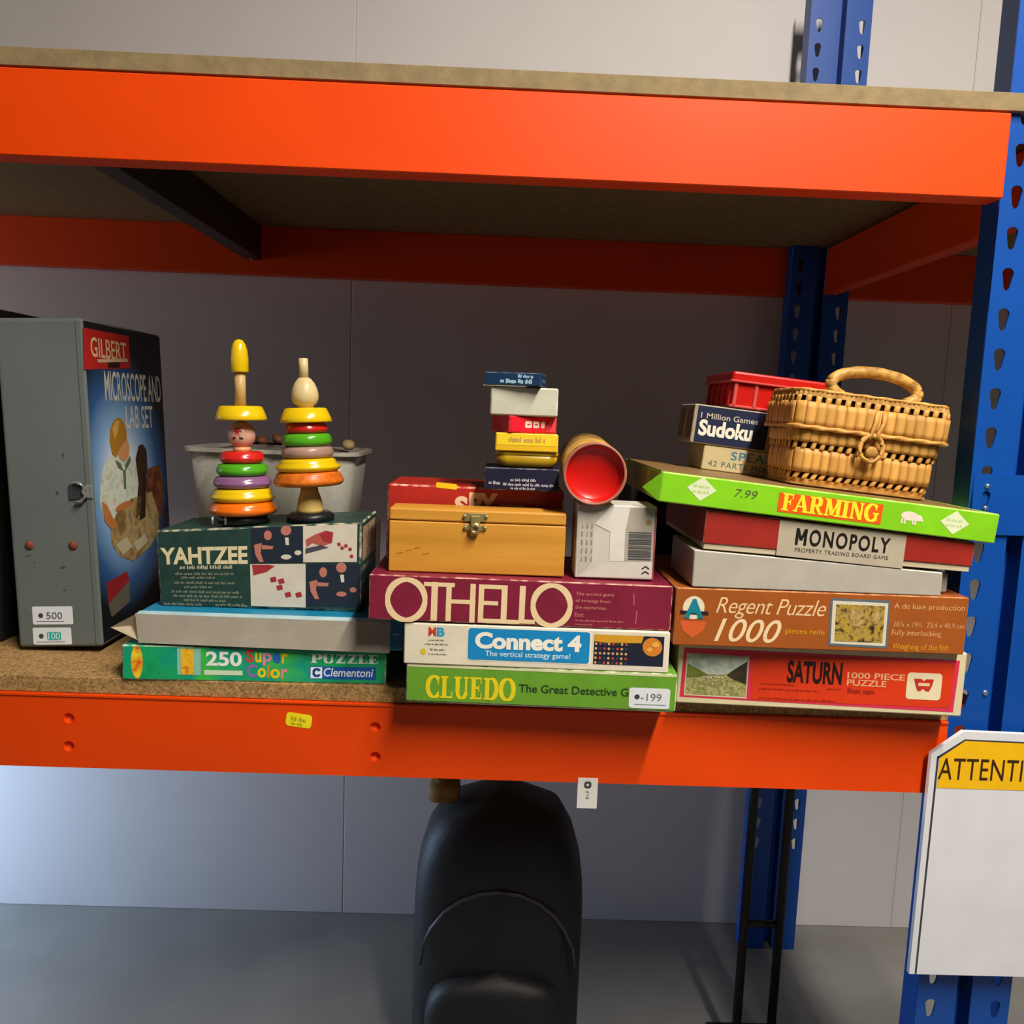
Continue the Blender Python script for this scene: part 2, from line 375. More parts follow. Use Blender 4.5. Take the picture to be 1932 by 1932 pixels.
lathe('rivet', [(0.0052, 0), (0.0052, 0.001), (0.003, 0.003), (0.0008, 0.0034)], mat('#b8a890', 0.4, metallic=0.6), tb, 12).matrix_local = Matrix.Translation((-0.480, 0.722, 0.583)) @ Matrix.Rotation(PI, 4, 'X')

def keyhole(cx, cz, s=1.0):
    o = []
    for k in range(9):
        a = -0.35 + (PI + 0.7) * k / 8; o.append((cx + 0.0062 * s * math.cos(a), cz + 0.0065 * s + 0.0058 * s * math.sin(a)))
    o += [(cx - 0.0034 * s, cz - 0.009 * s), (cx - 0.0012 * s, cz - 0.0118 * s), (cx + 0.0012 * s, cz - 0.0118 * s), (cx + 0.0034 * s, cz - 0.009 * s)]
    return o
def upright(x, y, sgn, ph):
    """two slotted flanges with a channel between them; sgn +1: the flanges face the aisle, webs run back"""
    w = 0.113; zs = [ph + 0.0428 * k for k in range(-25, 24)]
    u = rk(plate('upright', [(x, -0.78), (x + 0.0475, -0.78), (x + 0.0475, 1.10), (x, 1.10)], [keyhole(x + 0.017, z) for z in zs if -0.76 < z < 1.07], y, y + 0.0022, BLUE))
    plate('upright_flange', [(x + 0.0655, -0.78), (x + w, -0.78), (x + w, 1.10), (x + 0.0655, 1.10)], [keyhole(x + w - 0.017, z) for z in zs if -0.76 < z < 1.07], y, y + 0.0022, BLUE, u)
    block('upright_web', x, x + 0.0022, y + 0.0022, y + 0.034, -0.78, 1.10, BLUE, u)
    block('upright_web', x + w - 0.0022, x + w, y + 0.0022, y + 0.034, -0.78, 1.10, BLUE, u)
    block('upright_web', x + 0.0455, x + 0.0475, y + 0.0022, y + 0.026, -0.78, 1.10, BLUE, u)
    block('upright_web', x + 0.0655, x + 0.0675, y + 0.0022, y + 0.026, -0.78, 1.10, BLUE, u)
    block('upright_channel', x + 0.0475, x + 0.0655, y + 0.024, y + 0.026, -0.78, 1.10, BLUE, u)
    return u
uf = upright(0.5262, 0.010, 1, 0.5176)
ub = upright(0.5415, 0.70, 1, 0.5230)
sp = rk(plate('splice_plate', [(0.5285, 0.1965), (0.66, 0.1965), (0.66, 0.264), (0.5285, 0.264)], [keyhole(0.5432, 0.236, 0.75), keyhole(0.5432, 0.214, 0.45)], 0.0065, 0.0098, BLUE))
for z in (0.2505, 0.226):
    lathe('bolt', [(0.003, 0), (0.003, 0.0012), (0.0018, 0.0024)], mat('#a9bfd8', 0.3, metallic=0.8), sp, 10).matrix_local = Matrix.Translation((0.5432, 0.0066, z)) @ Matrix.Rotation(PI / 2, 4, 'X')
lathe('bolt', [(0.0035, 0), (0.0035, 0.0012), (0.002, 0.0026)], mat('#a9bfd8', 0.3, metallic=0.8), uf, 10).matrix_local = Matrix.Translation((0.568, 0.0101, 0.013)) @ Matrix.Rotation(PI / 2, 4, 'X')

# hanging price tag below the beam
t = tag(empty('price_tag', (0.1155, -0.0005, -0.135)), 'white price tag hanging from lower edge of orange beam', 'price tag')
block('tag_card', -0.0115, 0.0115, -0.0012, -0.0004, 0, 0.0365, mat('#e6e2dd', 0.5, 0.02), t, 0.0003)
mesh('tag_print', [(a, -0.0015, b) for a, b in ARC(0, 0.0285, 0.003, 0.003, 0, 360, 0.0022, 0.0022)[0]], ARC(0, 0.0285, 0.003, 0.003, 0, 360, 0.0022, 0.0022)[1], ink('#45464c'), t)
v, f = TX('2', -0.002, 0.012, 0.002, 0.021); mesh('tag_print', [(a, -0.0015, b) for a, b in v], f, ink('#77787c'), t)

# attention sign at the foot of the upright
sg = tag(empty('warning_sign', (0.5000, -0.008, -0.320)), 'white sign with yellow header reading ATTENTION on blue upright', 'sign')
o2 = [(0, 0), (0.26, 0), (0.26, 0.292), (0.034, 0.295), (0.0, 0.268)]
plate('sign_board', [(x, z) for x, z in o2], [], -0.006, 0.0, mat('#dfe0e4', 0.4, 0.03, 20), sg)
hd = [(0.0095, 0.228), (0.26, 0.228), (0.26, 0.281), (0.036, 0.2845), (0.0095, 0.264)]
mesh('sign_header', [(x, -0.0064, z) for x, z in hd], [tuple(range(5))], ink('#f5bd10'), sg)
v, f = TX('ATTENTION', 0.0095, 0.2385, 0.1440, 0.2640, space=1.05); mesh('sign_lettering', [(x, -0.0068, z) for x, z in v], f, ink('#3a2410'), sg)
e_ = [PG([(0.0065, 0.0), (0.0085, 0.0), (0.0085, 0.2655), (0.0065, 0.2655)]), PG([(0.0065, 0.265), (0.0085, 0.263), (0.0365, 0.2845), (0.0360, 0.2865)]), PG([(0.036, 0.2847), (0.26, 0.2815), (0.26, 0.283), (0.036, 0.2863)])]
vs, fs = [], []
for v, f in e_:
    o = len(vs); vs += [(x, -0.0066, z) for x, z in v]; fs += [tuple(i + o for i in q) for q in f]
mesh('sign_border', vs, fs, ink('#3b3a3c'), sg)

# things on the floor under the shelf
BLACK = mat('#141315', 0.55, 0.1, 30, bump=0.2, bscale=300)
bag = tag(empty('backpack', (0.026, 0.36, -0.78)), 'black round-topped backpack on the floor under the shelf', 'bag')
def bagbody(w, d, h, nz=14, n=28):
    vs, fs = [], []
    for i in range(nz + 1):
        z = h * i / nz; tt = i / nz
        k = 1.0 if tt < 0.55 else max(0.0, 1 - ((tt - 0.55) / 0.45) ** 3) ** 0.40 * 0.97 + 0.03
        for j in range(n):
            a = 2 * PI * j / n; ca, sa = math.cos(a), math.sin(a)
            vs.append((w / 2 * k * math.copysign(abs(ca) ** 0.6, ca), d / 2 * (0.35 + 0.65 * k) * math.copysign(abs(sa) ** 0.6, sa), z))
    for i in range(nz):
        for j in range(n):
            j2 = (j + 1) % n; fs.append((i * n + j, i * n + j2, (i + 1) * n + j2, (i + 1) * n + j))
    fs.append(tuple(reversed(range(n)))); fs.append(tuple(nz * n + j for j in range(n)))
    return vs, fs
vs, fs = bagbody(0.27, 0.17, 0.505); mesh('bag_body', vs, fs, BLACK, bag, True)
vs, fs = bagbody(0.22, 0.08, 0.22); o = mesh('front_pocket', vs, fs, BLACK, bag, True); o.location = (0, -0.075, 0.02)
sweep('carry_loop', [(-0.03, 0.03, 0.485), (-0.02, 0.06, 0.490), (0.02, 0.06, 0.490), (0.03, 0.03, 0.485)], 0.005, BLACK, bag)
sweep('zip', [(0.118 * math.cos(a * PI / 12), -0.085, 0.25 + 0.12 * math.sin(a * PI / 12)) for a in range(13)], 0.003, mat('#3a3a3c', 0.4), bag)
pouch = tag(empty('cloth_pouch', (-0.066, 0.355, -0.298)), 'small tan cloth pouch lying on shoulder of black backpack', 'pouch')
vs, fs = bagbody(0.05, 0.05, 0.03, 8, 16); mesh('pouch_body', vs, fs, mat('#8a6a30', 0.8, 0.2, 60, bump=0.3), pouch, True)
sweep('pouch_cord', [(0.012 * math.cos(a * PI / 8), 0.012 * math.sin(a * PI / 8), 0.0285) for a in range(16)], 0.0018, mat('#5c4a2a', 0.8), pouch, 6, True)
st = tag(empty('folding_stand', (0.474, 0.40, -0.78)), 'black tubular metal folding stand standing under right end of shelf', 'stand')
sweep('stand_frame', [(-0.03, 0, 0.0), (-0.03, 0, 0.50), (-0.028, 0, 0.515), (-0.02, 0, 0.525), (0.02, 0, 0.525), (0.028, 0, 0.515), (0.03, 0, 0.50), (0.03, 0, 0.0)], 0.008, BLACK, st)
sweep('crossbar', [(-0.03, 0, 0.25), (0.03, 0, 0.25)], 0.006, BLACK, st)
block('foot_plate', -0.06, 0.06, -0.08, 0.08, 0.0, 0.006, BLACK, st, 0.002)

# ================================================================== LEFT: METAL CASE, BLACK CASE
GREY = mat('#69706d', 0.45, 0.05, 9.0, spec=0.4, bump=0.03, bscale=60)
b = Box('metal_case', 'tall grey metal microscope set case with blue printed side panel', 'case', (-0.5755, 0.09, 0.0045), 0.101, 0.225, 0.394, tilt=math.radians(-2.4))
b.solid('case_body', GREY, bev=0.004, seg=3)
block('case_rim', 0.094, 0.1002, -0.0012, 0.0, 0.003, 0.391, GREY, b.root, 0.0004)
ff = FM((-24, 600), (150, 606), (190, 1230), (38, 1232), b.w, b.h)
def ffp(x, y): return ff(x, y)
# latch
lx, lz = ff(150, 928)
lt = block('latch_plate', lx - 0.014, lx + 0.006, -0.003, 0.0, lz - 0.009, lz + 0.009, mat('#5a6064', 0.4, metallic=0.6), b.root, 0.0008)
lt['label'] = 'metal latch plate'
sweep('latch_hook', [(lx - 0.006, -0.005, lz + 0.012), (lx + 0.002, -0.006, lz + 0.010), (lx + 0.006, -0.006, lz + 0.006), (lx + 0.0045, -0.006, lz), (lx + 0.008, -0.006, lz - 0.005), (lx + 0.002, -0.006, lz - 0.011), (lx - 0.005, -0.005, lz - 0.012)], 0.0022, mat('#b9bdb8', 0.3, metallic=0.7), lt)
block('latch_tab', lx + 0.006, lx + 0.0145, -0.0035, -0.001, lz - 0.008, lz + 0.008, mat('#aeb3ad', 0.35, metallic=0.6), lt, 0.0008)
RUST = mat('#8a4630', 0.7, 0.25, 300)
for x, y in ((53, 1030), (135, 1031)):
    p = ff(x, y); o = lathe('rivet', [(0.0055, 0), (0.0052, 0.0012), (0.003, 0.0026), (0.0008, 0.003)], RUST, b.root, 16); o.matrix_local = Matrix.Translation((p[0], 0, p[1])) @ Matrix.Rotation(PI / 2, 4, 'X')
sc_ = []
for x, y, rx, rz in ((104, 930, .0022, .0022), (115, 858, .0012, .003), (116, 1073, .004, .0014), (63, 1064, .001, .001), (120, 1118, .002, .001), (50, 1050, .004, .0008)):
    p = ff(x, y); sc_.append(EL(p[0], p[1], rx, rz, 9, 0.3))
b.put('paint_chip', sc_, ink('#4c4a48'), 1)
for (x0, x1, yt, yb), bg_, txt in (((63, 137, 1150, 1186), '#e4e8ec', '500'), ((65, 135, 1192, 1226), '#e0e8ea', '100')):
    q = ff.box(x0, x1, yt, yb); stk = b.put('price_label', RR(*q, 0.002), mat(bg_, 0.5, 0.02), 1, label='white price label')
    cx, cz, hh = q[0], (q[1] + q[3]) / 2, q[3] - q[1]
    if txt == '100': b.put('label_print', RR(cx + 0.017, cz - 0.005, cx + 0.034, cz + 0.005, 0.002), ink('#22b4b0'), 2, parent=None)
    b.put('label_print', [EL(cx + 0.010, cz, 0.003, 0.003, 12), R_(cx + 0.004, cz - 0.0075, cx + 0.038, cz - 0.0070)], ink('#3d4650'), 2)
    b.put('label_lettering', TX(txt, cx + (0.017 if txt == '500' else 0.0185), cz - 0.0042, cx + (0.036 if txt == '500' else 0.0325), cz + 0.0042), ink('#5c646c') if txt == '500' else ink('#d9f4f2'), 3)
# printed side panel (right face). coordinates: a = away from the front (0..d), z = up
fs_ = FM((152, 608), (306, 640), (338, 1200), (191, 1228), b.d, b.h)
def panel_mat():
    m = bpy.data.materials.new('side_panel_print'); m.use_nodes = True; nt = m.node_tree; bs = nt.nodes['Principled BSDF']; L = nt.links
    tc = nt.nodes.new('ShaderNodeTexCoord'); mp = nt.nodes.new('ShaderNodeMapping'); L.new(tc.outputs['Object'], mp.inputs[0])
    mp.inputs['Location'].default_value = (0, -0.085 / 0.14, -0.195 / 0.17); mp.inputs['Scale'].default_value = (0, 1 / 0.14, 1 / 0.17)
    g = nt.nodes.new('ShaderNodeTexGradient'); g.gradient_type = 'SPHERICAL'; L.new(mp.outputs[0], g.inputs[0])
    cr = nt.nodes.new('ShaderNodeValToRGB'); L.new(g.outputs['Fac'], cr.inputs[0]); e = cr.color_ramp.elements
    e[0].position = 0.0; e[0].color = rgb('#15161c'); e[1].position = 0.75; e[1].color = rgb('#d3dce4')
    n = e.new(0.25); n.color = rgb('#2f5687'); n = e.new(0.5); n.color = rgb('#7da3cb')
    L.new(cr.outputs[0], bs.inputs['Base Color']); bs.inputs['Roughness'].default_value = 0.35
    return m
pn = b.put('side_panel', R_(0.004, 0.004, b.d - 0.003, b.h - 0.003), panel_mat(), 1, 'right', label='blue printed picture panel of a boy with a microscope')
def sd(name, pts, c, lay): b.put(name, [PG(fs_.pts(p)) for p in (pts if isinstance(pts[0], list) else [pts])], c if not isinstance(c, str) else ink(c), lay, 'right', pn)
q = fs_.pts([(154, 628), (238, 642), (242, 702), (158, 703)]); sd('logo_panel', [(154, 626), (236, 641), (240, 703), (157, 702)], '#b3221e', 2)
a0 = fs_(168, 682); a1 = fs_(230, 657)
b.put('logo_lettering', TX('GILBERT', a0[0], a0[1] + 0.002, a1[0], a1[1] + 0.002, bold=0.01), ink('#d9b98a'), 3, 'right', pn)
sd('logo_print', [(178, 684), (233, 684), (234, 690), (179, 690)], '#cdb08a', 3); sd('logo_print', [(196, 690), (218, 690), (218, 700), (198, 700)], '#2a1512', 4)
for tx, x0, x1, yt, yb in (('MICROSCOPE AND', 193, 304, 722, 762), ('LAB SET', 232, 286, 780, 820)):
    a0 = fs_(x0, yb); a1 = fs_(x1, yt); b.put('title_lettering', TX(tx, a0[0], a0[1], a1[0], a1[1], bold=0.012), ink('#cfc9bb'), 2, 'right', pn)
PHOTO = picture(['#5e4628', '#8a6a3c', '#a8905e', '#7d705a'], 45, stretch=(1, 1, 1))
def oval(cx, cy, rx, ry, n=18, rot=0.0):
    c, q = math.cos(rot), math.sin(rot); return [(cx + c * rx * math.cos(2 * PI * k / n) - q * ry * math.sin(2 * PI * k / n), cy + q * rx * math.cos(2 * PI * k / n) + c * ry * math.sin(2 * PI * k / n)) for k in range(n)]
sd('picture_shirt', [(186, 905), (192, 880), (204, 866), (220, 862), (236, 868), (248, 886), (258, 920), (262, 965), (240, 990), (214, 1002), (194, 992), (184, 950)], picture(['#a9b8ac', '#d2d6c4', '#bdb79c'], 60), 2)
sd('picture_desk', [(203, 1010), (214, 975), (240, 958), (284, 952), (300, 1000), (300, 1036), (282, 1062), (246, 1082), (222, 1066), (206, 1040)], PHOTO, 3)
sd('picture_papers', [[(212, 1040), (232, 1030), (244, 1052), (226, 1064)], [(246, 1046), (268, 1034), (276, 1050), (254, 1066)]], '#b9ae8e', 4)
sd('picture_arm', [[(187, 950), (196, 960), (206, 985), (216, 1004), (204, 1008), (192, 988)], oval(226, 968, 16, 7, 14, -0.3)], '#b9723c', 4)
sd('picture_face', oval(225, 856, 12, 26, 18, -0.12), '#c98f5c', 3)
sd('picture_hair', [(200, 838), (201, 815), (207, 800), (216, 795), (225, 803), (231, 822), (232, 840), (224, 846), (217, 858), (212, 872), (205, 864)], '#a8761f', 4)
sd('picture_hair', [(204, 815), (210, 802), (217, 802), (214, 824), (208, 838)], '#caa048', 5)
sd('picture_collar', [[(210, 876), (220, 884), (226, 900), (216, 892)], [(238, 872), (240, 884), (230, 900), (229, 888)], [(225, 898), (230, 898), (231, 935), (227, 935)]], '#5f6d50', 4)
sd('picture_stand', [(266, 905), (272, 905), (270, 1000), (258, 1004), (262, 960)], '#2a1a12', 4)
sd('picture_microscope', [(250, 880), (256, 856), (264, 853), (273, 866), (275, 905), (268, 935), (262, 990), (250, 1000), (256, 930)], '#3a2416', 3)
sd('picture_background_figure', [(275, 905), (300, 900), (312, 935), (308, 1010), (286, 1000), (270, 940)], picture(['#2a1710', '#5f3217', '#8a4a20'], 60), 2)
sd('picture_parts_box', [(197, 1108), (234, 1098), (238, 1118), (200, 1150)], '#8f1f22', 2); sd('picture_parts_box', [(200, 1150), (238, 1118), (240, 1160), (206, 1178)], '#5f5a4c', 2)

bb = Box('black_case', 'tall black case half hidden behind left side of grey metal case', 'case', (-0.80, 0.12, 0.0), 0.185, 0.26, 0.414)
bb.solid('case_body', mat('#151416', 0.6, 0.1, 20), bev=0.006, seg=2)
block('case_lid_band', -0.0008, bb.w + 0.0008, -0.0008, bb.d + 0.0008, 0.30, 0.312, mat('#2c1a1a', 0.5), bb.root, 0.001)
sweep('carry_handle', [(0.06, -0.002, 0.22), (0.062, -0.018, 0.222), (0.12, -0.018, 0.222), (0.122, -0.002, 0.22)], 0.005, mat('#201a1a', 0.5), bb.root)

# ================================================================== LEFT STACK
b = Box('jigsaw_box', 'flat green 250 piece jigsaw puzzle box lying lowest on the left', 'puzzle box', (-0.4095, -0.002, 0.0), 0.2915, 0.20, 0.040, yaw=math.radians(2.2), px=((233, 1212), (728, 1235), (727, 1292), (231, 1283)))
b.solid('box_lid', picture(['#0c8a5c', '#17a85f', '#0f9a7c', '#3dbb4a'], 18), worn('#1d9d68', '#cfd8c0'), 0.0, bev=0.0016)
f = b.fm
b.put('printed_patch', [EL(*f(260, 1247), 0.0065, 0.019, 14)], picture(['#d8321c', '#f0b51c', '#f6dc3a'], 90), 1)['label'] = 'yellow and red printed patch'
b.put('picture_patch', R_(*f.box(334, 378, 1221, 1273)), ink('#8fc6b4'), 1)
b.put('picture_patch', R_(*f.box(341, 364, 1222, 1272)), picture(['#e59a18', '#f6c522', '#d87a1c'], 120), 2)
b.put('piece_count_lettering', TX('250', *f.box(388, 455, 1228, 1256), bold=0.03), ink('#f2f4ea'), 1)
b.put('underline', R_(*f.box(384, 456, 1264, 1273)), ink('#d9e6c4'), 1)
for w, x, y, cs in (('Super', 463, (1226, 1250), '#e0402c #f2d01c #e58fb0 #2a62c8 #f0c81c'), ('Color', 464, (1254, 1278), '#9a66b8 #e8d41c #e08a1c #f2c61c #f08a8a')):
    xs = (0, 17, 31, 50, 67, 80) if w == 'Super' else (0, 20, 38, 44, 64, 78)
    for k, (ch, cc) in enumerate(zip(w, cs.split())):
        lo = y[1] + (5 if ch == 'p' else 0); hi = y[0] if ch in 'SCl' else y[0] + 6
        b.put('title_letter', TX(ch, *f.box(x + xs[k], x + xs[k + 1] - 2, hi + k * 0.8, lo + k * 0.8), bold=0.03), ink(cc), 1)
b.put('subtitle_lettering', SX('PUZZLE', *f.box(585, 712, 1237, 1253), T=0.26, t=0.10), ink('#dfeedd'), 1)
b.put('maker_panel', R_(*f.box(583, 708, 1259, 1281)), ink('#1c56b0'), 1)
b.put('maker_logo', [R_(*f.box(584, 606, 1260, 1280))], ink('#e8f2f4'), 2); b.put('maker_logo', ARC(*f(596, 1270), 0.0035, 0.004, 30, 330, 0.0022, 0.0022), ink('#1c3f80'), 3)
b.put('maker_lettering', TX('Clementoni', *f.box(609, 703, 1262, 1277), bold=0.012, shear=0.15), ink('#f2f6f8'), 2)

b = Box('open_jigsaw_box', 'blue cardboard box with torn grey flap folded over its front', 'puzzle box', (-0.392, 0.006, 0.0408), 0.292, 0.35, 0.0362, px=((250, 1160), (735, 1174), (735, 1228), (258, 1212)))
b.solid('box_body', card('#1782a8'), worn('#1782a8', '#8fb8c0'), bev=0.0012)
GR = mat('#a59c8c', 0.75, 0.06, 25, bump=0.1, bscale=80)
def hexa(name, P8, m, parent):  # 8 corners: front face bl br tr tl then back the same
    return fixn(mesh(name, P8, [(0, 1, 2, 3), (5, 4, 7, 6), (4, 0, 3, 7), (1, 5, 6, 2), (3, 2, 6, 7), (4, 5, 1, 0)], m, parent))
hexa('front_flap', [(0.001, -0.008, 0.002), (0.279, -0.010, 0.0), (0.279, -0.0045, 0.0335), (-0.0035, -0.0045, 0.0340), (0.001, -0.0065, 0.002), (0.279, -0.0085, 0.0), (0.279, -0.003, 0.0335), (-0.0035, -0.003, 0.0340)], GR, b.root)
fixn(mesh('torn_flap', [(-0.003, -0.004, 0.0335), (-0.030, -0.006, 0.018), (0.002, -0.007, 0.004), (-0.003, -0.0028, 0.0335), (-0.030, -0.0048, 0.018), (0.002, -0.0058, 0.004), (-0.011, 0.004, 0.018)], [(0, 1, 6), (1, 2, 6), (2, 0, 6), (3, 6, 4), (4, 6, 5), (0, 3, 4, 1), (1, 4, 5, 2)], mat('#b9a98c', 0.75, 0.1), b.root))
hexa('top_fold', [(-0.003, -0.0045, 0.0338), (0.279, -0.0045, 0.0333), (0.279, 0.0, 0.0366), (0.0, 0.0, 0.0366), (-0.003, -0.003, 0.033), (0.279, -0.003, 0.0325), (0.279, 0.002, 0.0362), (0.0, 0.002, 0.0362)], mat('#a8c4c8', 0.6), b.root)
b.put('edge_print', [R_(0.281, 0.004, 0.2915, 0.032)], ink('#1a5f90'), 1); b.put('edge_print', SCR(0.281, 0.018, 0.290, 0.021, 5), ink('#7fc0dc'), 2)

def ywarp(p):
    u = p.x / 0.2285; return (p.x - 0.004 * (p.z / 0.1) * (1 - u), p.y, p.z * (0.862 + 0.178 * u))
b = Box('dice_game_box', 'worn dark green dice game box with four photo squares on front', 'game box', (-0.3805, 0.032, 0.0776), 0.2285, 0.115, 0.1, warp=ywarp, px=((290, 1003), (677, 988), (677, 1153), (300, 1147)))
b.solid('box_lid', mat('#26443c', 0.5, 0.14, 45, bump=0.08), worn('#26443c', '#b9b094'), 0.0, bev=0.0022)
f = b.fm
b.put('title_lettering', TX('YAHTZEE', *f.box(301, 464, 1036, 1068), bold=0.035), ink('#e3d3a8'), 1)
b.put('subtitle_print', [SCR(*f.box(337, 438, 1069, 1076), 1)], ink('#c9c4a4'), 1)
ls = []
for k, (x0, x1, y) in enumerate(((328, 440, 1085), (340, 405, 1092), (326, 440, 1102), (345, 400, 1110), (322, 450, 1119), (325, 455, 1127), (345, 425, 1135), (307, 380, 1143), (405, 465, 1143))): ls.append(SCR(*f.box(x0, x1, y - 2.5, y + 2.5), 10 + k))
b.put('small_print', ls, ink('#8d9078'), 1)
DK = ink('#232c3a'); PAPER = mat('#d9cfbd', 0.5, 0.04, 40); SK = ink('#c07868'); RD = ink('#a8323a')
b.put('photo_square', R_(*f.box(471, 568, 998, 1064)), DK, 1); b.put('photo_square', R_(*f.box(568, 669, 995, 1062)), PAPER, 1)
b.put('photo_square', R_(*f.box(471, 574, 1066, 1145)), PAPER, 1); b.put('photo_square', R_(*f.box(574, 677, 1065, 1143)), DK, 1)
def bl(name, pts, m, lay=2): b.put(name, [PG(f.pts(p)) for p in pts], m, lay)
for dx, dy in ((0, 0), (105, 68)):
    b.put('photo_figure', [EL(*f(501 + dx, 1012 + dy), 0.0045, 0.006, 10), EL(*f(535 + dx, 1003 + dy), 0.006, 0.006, 10)], SK, 2)
    bl('photo_figure', [[(475 + dx, 1030 + dy), (490 + dx, 1026 + dy), (488 + dx, 1045 + dy), (494 + dx, 1062 + dy), (486 + dx, 1062 + dy), (478 + dx, 1048 + dy)], [(490 + dx, 1030 + dy), (512 + dx, 1032 + dy), (510 + dx, 1038 + dy), (490 + dx, 1038 + dy)]], SK)
    bl('photo_figure', [[(533 + dx, 1016 + dy), (540 + dx, 1016 + dy), (541 + dx, 1030 + dy), (535 + dx, 1030 + dy)]], PAPER)
    b.put('photo_figure', [EL(*f(536 + dx, 1052 + dy), 0.006, 0.003, 10), EL(*f(558 + dx, 1044 + dy), 0.004, 0.003, 10)], SK if dx else PAPER, 2)
bl('photo_hand', [[(572, 1020), (590, 1010), (610, 1003), (624, 1006), (622, 1025), (604, 1032), (585, 1026), (574, 1034)]], ink('#b85a50'))
bl('photo_cup', [[(598, 1010), (610, 1003), (624, 1008), (621, 1026), (606, 1022)]], RD, 3)
bl('photo_shadow', [[(572, 1036), (600, 1030), (616, 1034), (572, 1046)]], ink('#4d4a58'), 2)
b.put('photo_dice', [rot2(R_(*f.box(x, x + 6, y, y + 6)), 20, *f(x + 3, y + 3)) for x, y in ((632, 1025), (638, 1032), (645, 1028), (653, 1034), (656, 1047))], RD, 2)
bl('photo_cup', [[(472, 1067), (505, 1067), (515, 1069), (500, 1080), (475, 1087)]], RD)
b.put('photo_dice', [rot2(R_(*f.box(x, x + 11, y, y + 9)), 15, *f(x + 5, y + 4)) for x, y in ((507, 1090), (522, 1093), (519, 1105), (535, 1118), (555, 1118))], RD, 2)
# right end, turned towards the aisle
b.put('end_picture', R_(0.008, 0.055, 0.10, 0.094), picture(['#8a6a48', '#c9a988', '#5a4a38'], 90), 1, 'right'); b.put('end_print', [SCR(0.01, 0.044, 0.1, 0.051, 70), SCR(0.01, 0.030, 0.1, 0.034, 71)], ink('#b9b39a'), 1, 'right')
b.put('end_print', R_(0.006, 0.004, 0.10, 0.022), ink('#5c2018'), 1, 'right')

# box hidden behind, carrying the tub
b = Box('cardboard_box', 'plain brown cardboard box under the clear plastic tub', 'box', (-0.42, 0.155, 0.0776), 0.245, 0.195, 0.067)
b.solid('box_body', mat('#5b4630', 0.8, 0.08, 30), bev=0.001); b.put('tape_strip', R_(0.11, 0.0, 0.135, 0.067), ink('#6e5636'), 1)

# plastic tub
def rrect(hx, hy, r, n=6):
    o = []
    for cx, cy, a in ((hx - r, -hy + r, -90), (hx - r, hy - r, 0), (-hx + r, hy - r, 90), (-hx + r, -hy + r, 180)):
        for k in range(n + 1):
            t_ = math.radians(a + 90 * k / n); o.append((cx + r * math.cos(t_), cy + r * math.sin(t_)))
    return o
def loft(rings):
    n = len(rings[0][0]); vs, fs = [], []
    for pl, z in rings: vs += [(x, y, z) for x, y in pl]
    for i in range(len(rings) - 1):
        for k in range(n):
            k2 = (k + 1) % n; fs.append((i * n + k, i * n + k2, (i + 1) * n + k2, (i + 1) * n + k))
    return vs, fs, n
PL = bpy.data.materials.new('cloudy_plastic'); PL.use_nodes = True
_b = PL.node_tree.nodes['Principled BSDF']; _b.inputs['Base Color'].default_value = rgb('#c9c6b8'); _b.inputs['Roughness'].default_value = 0.28; _b.inputs['Alpha'].default_value = 0.62
_n = PL.node_tree.nodes.new('ShaderNodeTexNoise'); _n.inputs['Scale'].default_value = 30; _m = PL.node_tree.nodes.new('ShaderNodeMapRange'); _m.inputs['To Min'].default_value = 0.5; _m.inputs['To Max'].default_value = 0.72
PL.node_tree.links.new(_n.outputs['Fac'], _m.inputs['Value']); PL.node_tree.links.new(_m.outputs[0], _b.inputs['Alpha'])
tub = tag(empty('plastic_tub', (-0.3000, 0.258, 0.1452)), 'cloudy clear plastic tub standing behind the two stacking toys', 'tub')
h_ = 0.105
outer = [(rrect(0.094, 0.062, 0.022), 0.0), (rrect(0.100, 0.066, 0.026), 0.006), (rrect(0.110, 0.074, 0.028), h_)]
inner = [(rrect(0.108, 0.072, 0.027), h_), (rrect(0.0985, 0.0645, 0.025), 0.008), (rrect(0.092, 0.06, 0.021), 0.003)]
vs, fs, n = loft(outer + inner); fs.append(tuple(reversed(range(n)))); fs.append(tuple(5 * n + k for k in range(n)))
mesh('tub_body', vs, fs, PL, tub, True)
vs, fs, n = loft([(rrect(0.1095, 0.0735, 0.028), h_ - 0.004), (rrect(0.1165, 0.0805, 0.032), h_ - 0.004), (rrect(0.1165, 0.0805, 0.032), h_ + 0.001), (rrect(0.1075, 0.0715, 0.027), h_ + 0.001), (rrect(0.1075, 0.0715, 0.027), h_ - 0.004)])
mesh('tub_rim', vs, fs, mat('#b5b0a0', 0.35, 0.04), tub)
# what lies in the tub
BR = mat('#7a4a2c', 0.6, 0.15, 80, rand=0.25)
rd = random.Random(5)
pc = None
lab = ['brown wooden toy piece on top of tub heap, nearest the left stacking toy', 'brown wooden toy piece second from left on the tub heap', 'brown wooden toy piece in middle of the tub heap', 'brown wooden toy piece leaning against the right stacking toy side of heap', 'pale wooden toy piece at right rim of the plastic tub']
for k, (x, z) in enumerate(((-0.330, 0.2605), (-0.310, 0.2630), (-0.290, 0.2635), (-0.270, 0.2620), (-0.210, 0.2590))):
    o = lathe('wooden_piece', [(0.004, -0.007), (0.009, -0.006), (0.011, -0.001), (0.009, 0.004), (0.004, 0.006)], BR if k < 4 else mat('#b09a6a', 0.6), None, 14)
    o.location = (x, 0.262 + 0.012 * (k % 2), z); o.rotation_euler = (rd.uniform(-0.5, 0.5), rd.uniform(-0.5, 0.5), 0); o.scale = (0.85,) * 3
    tag(o, lab[k], 'toy piece', 'toy pieces heaped in the tub')
